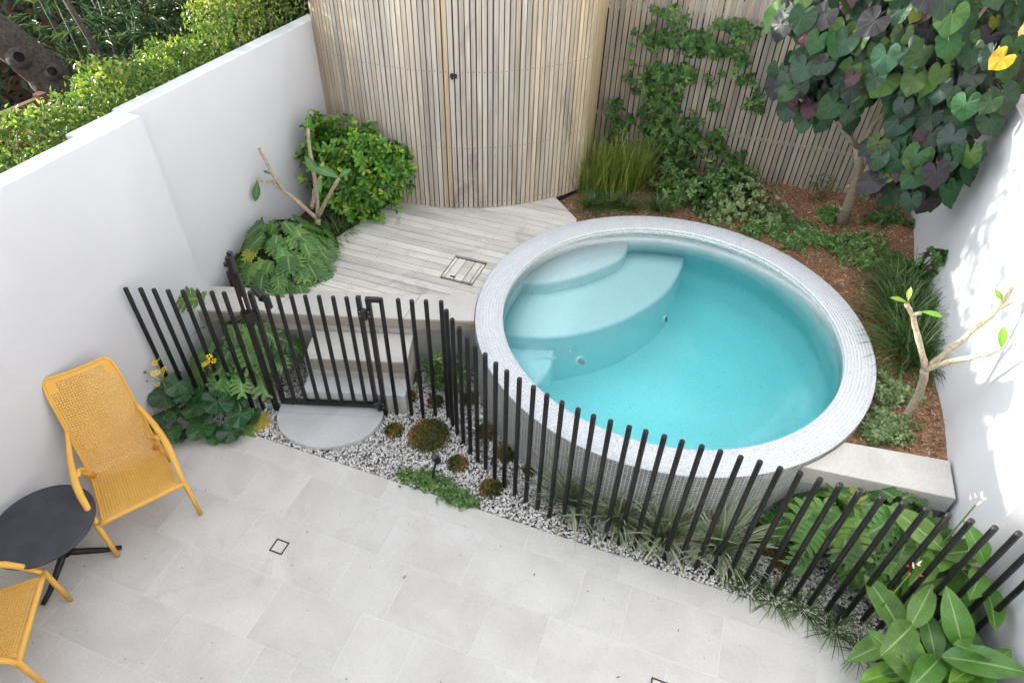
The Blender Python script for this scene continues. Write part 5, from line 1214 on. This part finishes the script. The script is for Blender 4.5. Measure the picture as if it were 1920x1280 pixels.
t = thing('leopard_plant', 'round glossy dark leaves with yellow daisy flowers beside the chair', 'plant', (-3.4, 2.5, 0))
RL = [(0.022, 0.075, 0.022), (0.032, 0.10, 0.028), (0.018, 0.06, 0.018)]; m = MB()
for x, y, z, s in ((-3.70, 2.42, .22, .21), (-3.55, 2.36, .16, .18), (-3.52, 2.22, .08, .19), (-3.38, 2.42, .24, .23), (-3.24, 2.50, .26, .25), (-3.08, 2.52, .16, .20), (-3.30, 2.34, .12, .23), (-3.10, 2.40, .08, .20), (-3.45, 2.55, .20, .19), (-3.30, 2.64, .28, .19), (-3.62, 2.52, .30, .20), (-3.18, 2.64, .20, .17), (-3.42, 2.26, .06, .16), (-3.58, 2.58, .22, .18), (-3.20, 2.36, .05, .17), (-3.72, 2.56, .25, .2), (-3.45, 2.42, .14, .16), (-3.02, 2.58, .10, .15), (-3.66, 2.28, .10, .17), (-3.52, 2.46, .26, .15)):
    p = Vector((x, y, z)); leaf_obj('round', p, (random.gauss(0, .5), -0.8, random.gauss(-.1, .15)), (random.gauss(0, .25), -.15+random.gauss(0, .2), 1), s, jcol(random.choice(RL), .3), t)
    b = Vector((x*.6-3.4*.4, y*.6+2.5*.4, 0)); m.tube([b, b.lerp(p, .6)+Vector((0, 0, .03)), p], .004, 5, False)
part('leaf_stalks', m.mesh('leaf_stalks'), M['stem'], t, 'stuff')
def daisy(c, r=.024):
    m = MB(); c = Vector(c); nn = Vector((random.gauss(0, .3), -.4, .9)).normalized(); q_ = Vector((0, 0, 1)).rotation_difference(nn).to_matrix()
    for k in range(9):
        a = 2*math.pi*k/9+random.uniform(-.15, .15); d = Vector((math.cos(a), math.sin(a), 0)); s_ = Vector((-d.y, d.x, 0))
        m.add([c+q_ @ (d*r*.2), c+q_ @ (d*r*.7+s_*r*.2), c+q_ @ (d*r*1.1-Vector((0, 0, r*.15))), c+q_ @ (d*r*.7-s_*r*.2)], [(0, 3, 2, 1)])
    return m
FLW = [((-3.68, 2.45, .45), [(0, 0, .02), (.03, .01, .0), (-.03, -.015, .01), (.01, -.05, -.06), (.04, .03, .04)]), ((-3.28, 2.58, .58), [(0, 0, .02), (-.05, .0, -.02), (.04, .02, .03), (.0, .03, .05)]), ((-3.74, 2.50, .50), [(0, 0, 0), (.02, .02, .03)])]
for c, offs in FLW:
    m = MB(); b = Vector((c[0]+.03, c[1]-.02, .05)); m.tube([b, Vector(c)*.5+b*.5+Vector((.01, 0, .02)), Vector(c)], .0035, 6); 
    for o_ in offs: m.tube([Vector(c)-Vector((0, 0, .05)), Vector(c)+Vector(o_)], .002, 5)
    fs_ = part('flower_stalk', m.mesh('flower_stalk'), M['stem'], t)
    for o_ in offs: part('flower', daisy(Vector(c)+Vector(o_)).mesh('flower'), M['petal'], fs_)
for o_ in ((-3.80, 2.44, .44), (-3.77, 2.41, .47), (-3.74, 2.38, .42)):
    m = MB(); m.tube([Vector(o_)-Vector((0, 0, .012)), Vector(o_), Vector(o_)+Vector((0, 0, .012))], [.004, .007, .003], 7); m.tube([Vector(o_), Vector((-3.68, 2.44, .36))], .0016, 4); part('flower_bud', m.mesh('flower_bud'), M['stem'], t)

GC = [(0.075, 0.18, 0.03), (0.095, 0.215, 0.038), (0.06, 0.15, 0.03), (0.13, 0.27, 0.04)]
def canna(label, c, plants, flower):
    t = thing('canna', label, 'plant', c); m = MB()
    for x, y, H, n, s in plants:
        b = Vector((x, y, 0.0)); top = b+Vector((random.gauss(0, .03), random.gauss(0, .03), H)); m.tube([b, (b+top)/2, top], [.012, .010, .006], 7)
        a = random.uniform(0, 6.28)
        for k in range(n):
            a += 2.4+random.uniform(-.4, .4); f = (k+1)/n; p = b.lerp(top, 0.35+0.65*f); o_ = Vector((math.cos(a), math.sin(a), 0))
            tip = o_*1.0+Vector((0, -.15, 0.55*f-0.15+random.gauss(0, .15))); nr = Vector((0, -.15, 1.0))-o_*0.35+Vector((random.gauss(0, .2), random.gauss(0, .2), 0))
            L = s*random.uniform(.75, 1.12)
            if p.x+tip.normalized().x*L > XRF-.03: tip.x = -abs(tip.x)*.5
            leaf_obj('canna', p, tip, nr, L, jcol(random.choice(GC), .2, .08), t, wscale=random.uniform(.85, 1.05))
    part('stalks', m.mesh('stalks'), M['stem'], t, 'stuff')
    c0, H0, kind = flower
    m = MB(); b = Vector(c0); m.tube([b, b+Vector((.01, 0, H0*.6)), b+Vector((0.02, .02, H0))], [.007, .005, .004], 6); fs_ = part('flower_stalk', m.mesh('flower_stalk'), M['stem'], t)
    for k in range(7):
        p = b+Vector((0.02+random.gauss(0, .015), .02+random.gauss(0, .012), H0-.01+k*.016)); m = MB(); a = random.uniform(0, 6.28); d = Vector((math.cos(a)*.7, math.sin(a)*.7, .7)); L = random.uniform(.03, .05)
        m.tube([p, p+d*L*.5, p+d*L], [.003, .006, .001], 5); part('flower', m.mesh('flower'), M['redpetal'] if (kind == 'red' and k < 4) else M['pinkpetal'], fs_)
canna('broad-leaved canna with a red bud standing in front of the bars', (1.72, 2.30, 0), [(1.58, 2.36, .50, 8, .33), (1.74, 2.28, .45, 8, .35), (1.86, 2.36, .42, 7, .34), (1.74, 2.12, .36, 7, .36), (1.92, 2.16, .40, 7, .36), (1.64, 2.20, .32, 7, .34), (2.00, 2.28, .45, 6, .34), (1.78, 2.0, .30, 6, .34), (1.98, 2.04, .36, 6, .34)], ((1.47, 2.47, .2), .56, 'red'))
canna('broad-leaved canna with a pale flower spike behind the bars', (1.88, 2.88, 0), [(1.78, 2.86, .55, 6, .36), (1.92, 2.80, .60, 6, .36), (2.02, 2.76, .45, 5, .34), (1.70, 2.78, .40, 4, .32)], ((1.76, 2.90, .30), .66, 'pink'))

# ---- gravel garden plants
GS = 'cushion succulents in the gravel'
SUC = [(-1.960, 2.911, .075, 'small brownish cushion succulent by the landing slab'), (-1.678, 2.958, .165, 'largest domed yellow-brown cushion succulent in the gravel'), (-1.360, 2.793, .075, 'cushion succulent next to the garden spotlight'), (-1.044, 2.672, .085, 'green cushion succulent beside the paving edge past the groundcover'), (-2.038, 3.281, .075, 'brown cushion succulent behind the bars next to the gate hinge'), (-2.10, 3.50, .06, 'cushion succulent in the corner between steps and retaining wall'), (-1.787, 3.318, .065, 'small green cushion succulent behind the straight bars'), (-1.275, 3.16, .085, 'cushion succulent against the pool wall where the fence turns'), (-1.060, 3.02, .08, 'green-tipped cushion succulent between fence bars and pool wall'), (-0.822, 2.95, .06, 'smallest cushion succulent before the silvery strap plants'), (-1.542, 3.444, .07, 'brown cushion succulent in the corner behind the turning bars'), (0.93, 2.98, .16, 'spreading golden succulent below the end of the pool'), (1.03, 2.84, .10, 'golden succulent just behind the bars near the philodendron')]
for x, y, r, lab in SUC:
    t = thing('cushion_succulent', lab, 'succulent', (x, y, 0), GS); n = int(900*(r/.1)**1.4)
    d = unit(rng.normal(0, 1, (n, 3))); d[:, 2] = np.abs(d[:, 2]); P = v3(x, y, 0)+d*v3(r, r, r*.62)*(0.75+.25*rng.uniform(0, 1, (n, 1)))
    s_ = rng.uniform(.016, .030, n); V, F, tt = instance(LS[0], LS[1], bases(d+rng.normal(0, .75, (n, 3))+v3(0, -.2, .3), d+rng.normal(0, .6, (n, 3)), s_*.42, s_), P, np.clip(.45+.35*np.sin(d[:, 0]*3+x*9)+rng.normal(0, .25, n), 0, 1))
    part('tips', mesh_np('tips', V, F, tt), M['g_succ'], t, 'stuff')
    pr = [(r*.86*math.cos(a_), r*.52*math.sin(a_)) for a_ in np.linspace(0, math.pi/2, 6)]; vs = [(x+q_*math.cos(k*math.pi/8), y+q_*math.sin(k*math.pi/8), z_-.005) for q_, z_ in pr for k in range(16)]; m = MB(); m.add(vs, [(i*16+k, i*16+(k+1) % 16, (i+1)*16+(k+1) % 16, (i+1)*16+k) for i in range(5) for k in range(16)]); part('cushion', m.mesh('cushion', True), M['cush'], t)
t = thing('creeping_groundcover', 'bright green creeping mat spilling from gravel onto the paving edge', 'groundcover', (-1.42, 2.53, 0))
n = 1500; u = rng.uniform(0, 1, n); P = np.stack([-1.72+.62*u+rng.normal(0, .02, n), 2.545+.03*np.sin(u*5)+rng.normal(0, .028, n)*(.6+np.sin(u*3.1)), np.abs(rng.normal(.012, .012, n))], 1)
foliage('leaves', [whorls(P, np.stack([rng.normal(0, .5, n), rng.normal(0, .5, n), np.ones(n)], 1), .015, 4, .7, rng.uniform(.1, .9, n), .3)], 'g_cover', t)
for (x, y), lab in zip(((-0.459, 2.775), (-0.110, 2.752), (0.229, 2.728), (0.590, 2.775)), ('silvery strap-leaf plant nearest the gate end of the pool wall', 'second silvery strap-leaf plant along the pool wall', 'third silvery strap-leaf plant along the pool wall', 'silvery strap-leaf plant nearest the golden succulents')):
    strap('strap_plant', lab, (x, y, 0), 120, .50, .020, 'g_silver', (30, 88), .9, 'silvery strap plants before the pool wall', .035, 'strap plant')
for (x, y, L), lab in zip(((0.80, 2.56, .19), (0.98, 2.54, .21), (1.16, 2.54, .20), (1.34, 2.47, .21), (1.50, 2.37, .20)), ('dark grass tuft at the paving edge before the philodendron', 'second dark grass tuft along the paving edge from the pebbles', 'middle dark grass tuft along the paving edge', 'dark grass tuft next to the half hidden spotlight', 'dark grass tuft below the canna leaves')):
    strap('grass_tuft', lab, (x, y, 0), 60, L, .007, 'g_grass', (10, 75), 1.6, 'grass tufts along the paving edge', .05)

# ---------------- beyond the left wall
hd = thing('clipped_hedge', 'sunlit clipped hedge along the top of the tall white wall', 'hedge', (-4.4, 3.3, 1.2))
n = 26000; y = rng.uniform(0.4, 5.7, n); prof = np.interp(y, [0.4, 2.0, 3.2, 4.0, 4.5, 5.0, 5.7], [2.28, 2.25, 2.24, 2.26, 2.40, 2.62, 2.8]); prof = prof+.07*np.sin(y*4.1)+.05*np.sin(y*9.7)
u = rng.uniform(0, 1, n); xw = rng.uniform(0, 1, n); x = -4.06-0.46*xw; edge = np.minimum(1, 4*np.minimum(xw+.1, 1.1-xw)); zz = 1.55+(prof*(.93+.07*edge)-1.55)*(1-u**2.2*.999)
x = x+np.where((y < 2.75), .08, -.02)*(xw < .15); zz = zz-.16*np.clip(np.sin(y*6.3+x*5)*np.sin(y*11.1-x*7), 0, 1)*(zz > 1.9)
P = np.stack([x, y, zz+rng.normal(0, .025, n)], 1)
nn = unit(np.stack([.5-xw*.6+rng.normal(0, .5, n), rng.normal(-.1, .5, n), .7+rng.normal(0, .4, n)], 1)); tt = unit(np.stack([rng.normal(.3, .6, n), rng.normal(0, .6, n), rng.normal(.5, .5, n)], 1)); s_ = rng.uniform(.028, .055, n)
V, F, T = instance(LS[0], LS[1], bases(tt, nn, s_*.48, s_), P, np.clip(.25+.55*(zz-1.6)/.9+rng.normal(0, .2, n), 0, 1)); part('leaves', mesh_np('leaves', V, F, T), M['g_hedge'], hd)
m = MB()
for k in range(26):
    yy = .6+k*.2; b = Vector((-4.36+random.gauss(0, .05), yy, 1.2)); m.tube([b, b+Vector((random.gauss(0, .08), random.gauss(0, .08), .5)), b+Vector((random.gauss(0, .15), random.gauss(0, .15), 1.05))], [.014, .009, .004], 6)
part('stems', m.mesh('stems'), M['twig'], hd, 'stuff')
m = MB(); m.prism([(-4.70, -1.0), (-4.06, -1.0), (-4.06, 5.7), (-4.70, 5.7)], -0.11, 1.55); struct('raised_bed_soil', m.mesh('raised_bed_soil'), M['soil'])

def bamboo(label, c, ncul, H, ntw, lean=.25, zlow=.4):
    t = thing('bamboo_clump', label, 'bamboo', c); m = MB(); P = []; T = []; N = []
    tops = []
    for k in range(ncul):
        b = Vector((c[0]+random.gauss(0, .22), c[1]+random.gauss(0, .35), c[2])); top = b+Vector((random.gauss(.05, lean), random.gauss(0, lean), H*random.uniform(.75, 1.05))); mid_ = (b+top)/2+Vector((0, 0, .1)); m.tube([b, mid_, top], [.013, .011, .004], 6); tops.append((b, top))
    part('culms', m.mesh('culms', True), M['culm'], t, 'stuff')
    for k in range(ntw):
        b, top = random.choice(tops); f = random.uniform(zlow, 1.0); p = b.lerp(top, f)+Vector((random.gauss(0, .2), random.gauss(0, .2), random.gauss(0, .08))); a = random.uniform(0, 6.28); o_ = Vector((math.cos(a), math.sin(a), random.uniform(-.6, .2)))
        for j in range(8):
            q_ = p+o_*.03*j; T.append(o_+Vector((random.gauss(0, .55), random.gauss(0, .55), random.gauss(-.35, .35)))); N.append((random.gauss(.2, .4), random.gauss(-.3, .4), 1)); P.append(q_)
    P = np.array([tuple(p) for p in P]); n = len(P); s_ = rng.uniform(.09, .18, n)
    V, F, tt = instance(LS[0], LS[1], bases(np.array([tuple(q) for q in T]), np.array(N), s_*.13, s_), P, np.clip(rng.normal(.45, .25, n), 0, 1)); part('leaves', mesh_np('leaves', V, F, tt), M['g_bamboo'], t)
bamboo('bamboo clump nearest the old tree trunk beyond the hedge', (-5.9, 4.75, 0.0), 10, 2.45, 330)
bamboo('bamboo clump in the middle beyond the hedge', (-5.7, 5.55, 0.0), 12, 3.4, 420)
bamboo('bamboo clump towards the shed beyond the hedge', (-5.4, 6.4, 0.0), 12, 4.4, 420)
bamboo('bamboo clump closest to the shed beyond the hedge', (-4.9, 7.1, 0.0), 12, 4.8, 420)
bamboo('dark bamboo clump deep behind the others', (-7.0, 6.3, 0.0), 14, 3.2, 380)
t = thing('dense_shrubbery', 'dark dense foliage filling the background beyond the bamboo', 'shrub', (-8.2, 6.5, 0)); foliage('leaves', [blob_leaves((-8.4, 6.0, .9), (.8, 2.0, 1.3), 3500, .13, .5), blob_leaves((-8.2, 9.0, 1.2), (.9, 2.4, 2.0), 3500, .14, .5), blob_leaves((-5.6, 8.8, 1.6), (1.6, .7, 2.2), 3500, .13, .5)], 'g_dark', t)
t = thing('dark_glossy_shrub', 'dark glossy-leaved shrub between the hedge end and shed', 'shrub', (-4.45, 5.95, 0)); foliage('leaves', [blob_leaves((-4.45, 5.95, 1.9), (.35, .35, .9), 2600, .10, .5)], 'g_dark', t)
# old trunk with hollow branch scars
t = thing('old_tree_trunk', 'gnarled dark tree trunk with hollow branch scars beyond the hedge', 'tree', (-5.55, 4.1, 0))
m = MB(); tp = [(-5.50, 4.25, -.1), (-5.52, 4.16, .9), (-5.56, 4.06, 1.5), (-5.60, 3.96, 1.95), (-5.66, 3.80, 2.25), (-5.75, 3.60, 2.55), (-5.85, 3.3, 2.9)]; tp2 = []; rr2 = []
for a, b, ra, rb in zip(tp[:-1], tp[1:], [.24, .19, .165, .15, .145, .13], [.19, .165, .15, .145, .13, .12]):
    for k in range(7): tp2.append(Vector(a).lerp(Vector(b), k/7)); rr2.append(ra+(rb-ra)*k/7)
m.tube(tp2, rr2, 40); m.v = [tuple(c_+random.gauss(0, .0055) for c_ in v_) for v_ in m.v]; part('trunk', m.mesh('trunk', True), M['oldbark'], t)
for c, d, r in (((-5.46, 3.93, 1.97), (.8, -.5, .35), .05), ((-5.50, 3.74, 2.14), (.8, -.5, .3), .055)):
    c = Vector(c); d = Vector(d).normalized(); m = MB(); m.tube([c-d*.06, c+d*.03, c+d*.06], [r*1.7, r*1.3, r*.7], 16, False); o = part('branch_scar', m.mesh('branch_scar', True), M['oldbark'], t)
    m = MB(); m.tube([c+d*.0, c+d*.004], [r*.75, r*.75], 14); part('hollow', m.mesh('hollow'), M['dark'], o)
foliage('crown', [blob_leaves((-5.7, 4.1, 3.15), (.6, .9, .42), 420, .13, .8, .5), blob_leaves((-5.6, 5.2, 3.2), (.5, .6, .5), 380, .13, .8, .5)], 'g_climb', t)
m = MB(); m.box((-5.30, 3.42, 0.9), (.05, .35, 2.0)); m.box((-5.28, 3.62, .9), (.07, .07, 2.06)); solo('painted_fence', m.mesh('painted_fence'), M['rust'], 'red-brown painted fence end beyond the hedge beside the trunk', 'fence')
m = MB(); m.tube([(-5.15, 4.35, 1.3), (-5.5, 4.3, 2.6)], .025, 10); solo('leaning_pole', m.mesh('leaning_pole', True), M['oldbark'], 'slim grey pole leaning in front of the bamboo', 'pole')

# ---------------- beyond the right wall
t = thing('timber_boarding', 'brown and orange timber boarding beyond the white wall top', 'wall', (2.45, 6.5, 0))
m = MB(); m.box((2.30, 7.0, 1.10), (.05, 3.6, 2.30)); part('board', m.mesh('board'), M['orange'], t)
m = MB(); m.box((2.42, 7.2, 2.0), (.05, 4.2, 2.2)); part('board', m.mesh('board'), M['brown'], t)

for o in list(bpy.data.objects):
    if '_b' in o: del o['_b']

# ---------------- unseen house rear, plus trees and walls added to shape the light
t = thing('house', 'unseen rear wall of the house behind the viewpoint, kept low for the light', 'house', (-0.8, -1.5, 0))
m = MB(); m.box((-0.9, -1.45, 1.30), (6.4, .2, 0.02)); 
for x0, x1, z0, z1 in ((-4.05, -3.4, -.1, 2.9), (1.6, 2.27, -.1, 2.9), (-3.4, 1.6, 2.55, 2.9)): m.box(((x0+x1)/2, -1.45, (z0+z1)/2), (x1-x0, .25, z1-z0))
part('wall', m.mesh('wall'), M['wall'], t)
for z0, z1 in ((-.1, 2.55),):
    for k in range(4):
        x0 = -3.4+k*1.25; m = MB(); m.box((x0+.625, -1.5, (z0+z1)/2), (1.2, .03, z1-z0-.02)); part('glass_door', m.mesh('glass_door'), M['charcoal'], t)
def tall_tree(label, c, blobs, n):
    t = thing('sky_block_tree', label, 'tree', c); m = MB(); m.tube([c, (c[0]+.1, c[1], c[2]+2), (c[0], c[1]+.1, c[2]+3.5)], [.16, .12, .06], 8); part('trunk', m.mesh('trunk', True), M['oldbark'], t)  # trees added to cut off low sky behind the fence
    foliage('crown', [blob_leaves(b, r, n, .16, .6, .4) for b, r in blobs], 'g_dark', t)
tall_tree('tall tree added beyond the back fence behind the climber to block sky', (-1.2, 9.6, 0), [((-1.2, 9.5, 3.2), (1.5, .9, 1.6)), ((-2.6, 9.8, 4.0), (1.3, 1.0, 1.6))], 2600)
tall_tree('tall tree added beyond the back fence behind the hibiscus to block sky', (1.8, 9.8, 0), [((1.8, 9.6, 3.4), (1.7, .9, 1.9)), ((4.2, 8.5, 3.2), (1.3, 1.5, 2.0))], 2600)
m = MB(); m.box((5.2, 2.0, 2.2), (.3, 9.0, 4.6)); solo('sky_block_wall', m.mesh('sky_block_wall'), M['brown'], 'unseen brown wall added beyond the orange timber boarding to block low sky', 'wall')  # added out of view to block sky light from the right

m = MB(); m.box((-9.6, 6.5, 1.1), (.06, 12.0, 2.9)); solo('dark_backdrop', m.mesh('dark_backdrop'), M['rust'], 'dark backdrop added behind the bamboo and shrubbery to darken their gaps', 'fence')  # added dark sheet so bright gaps in the foliage close up
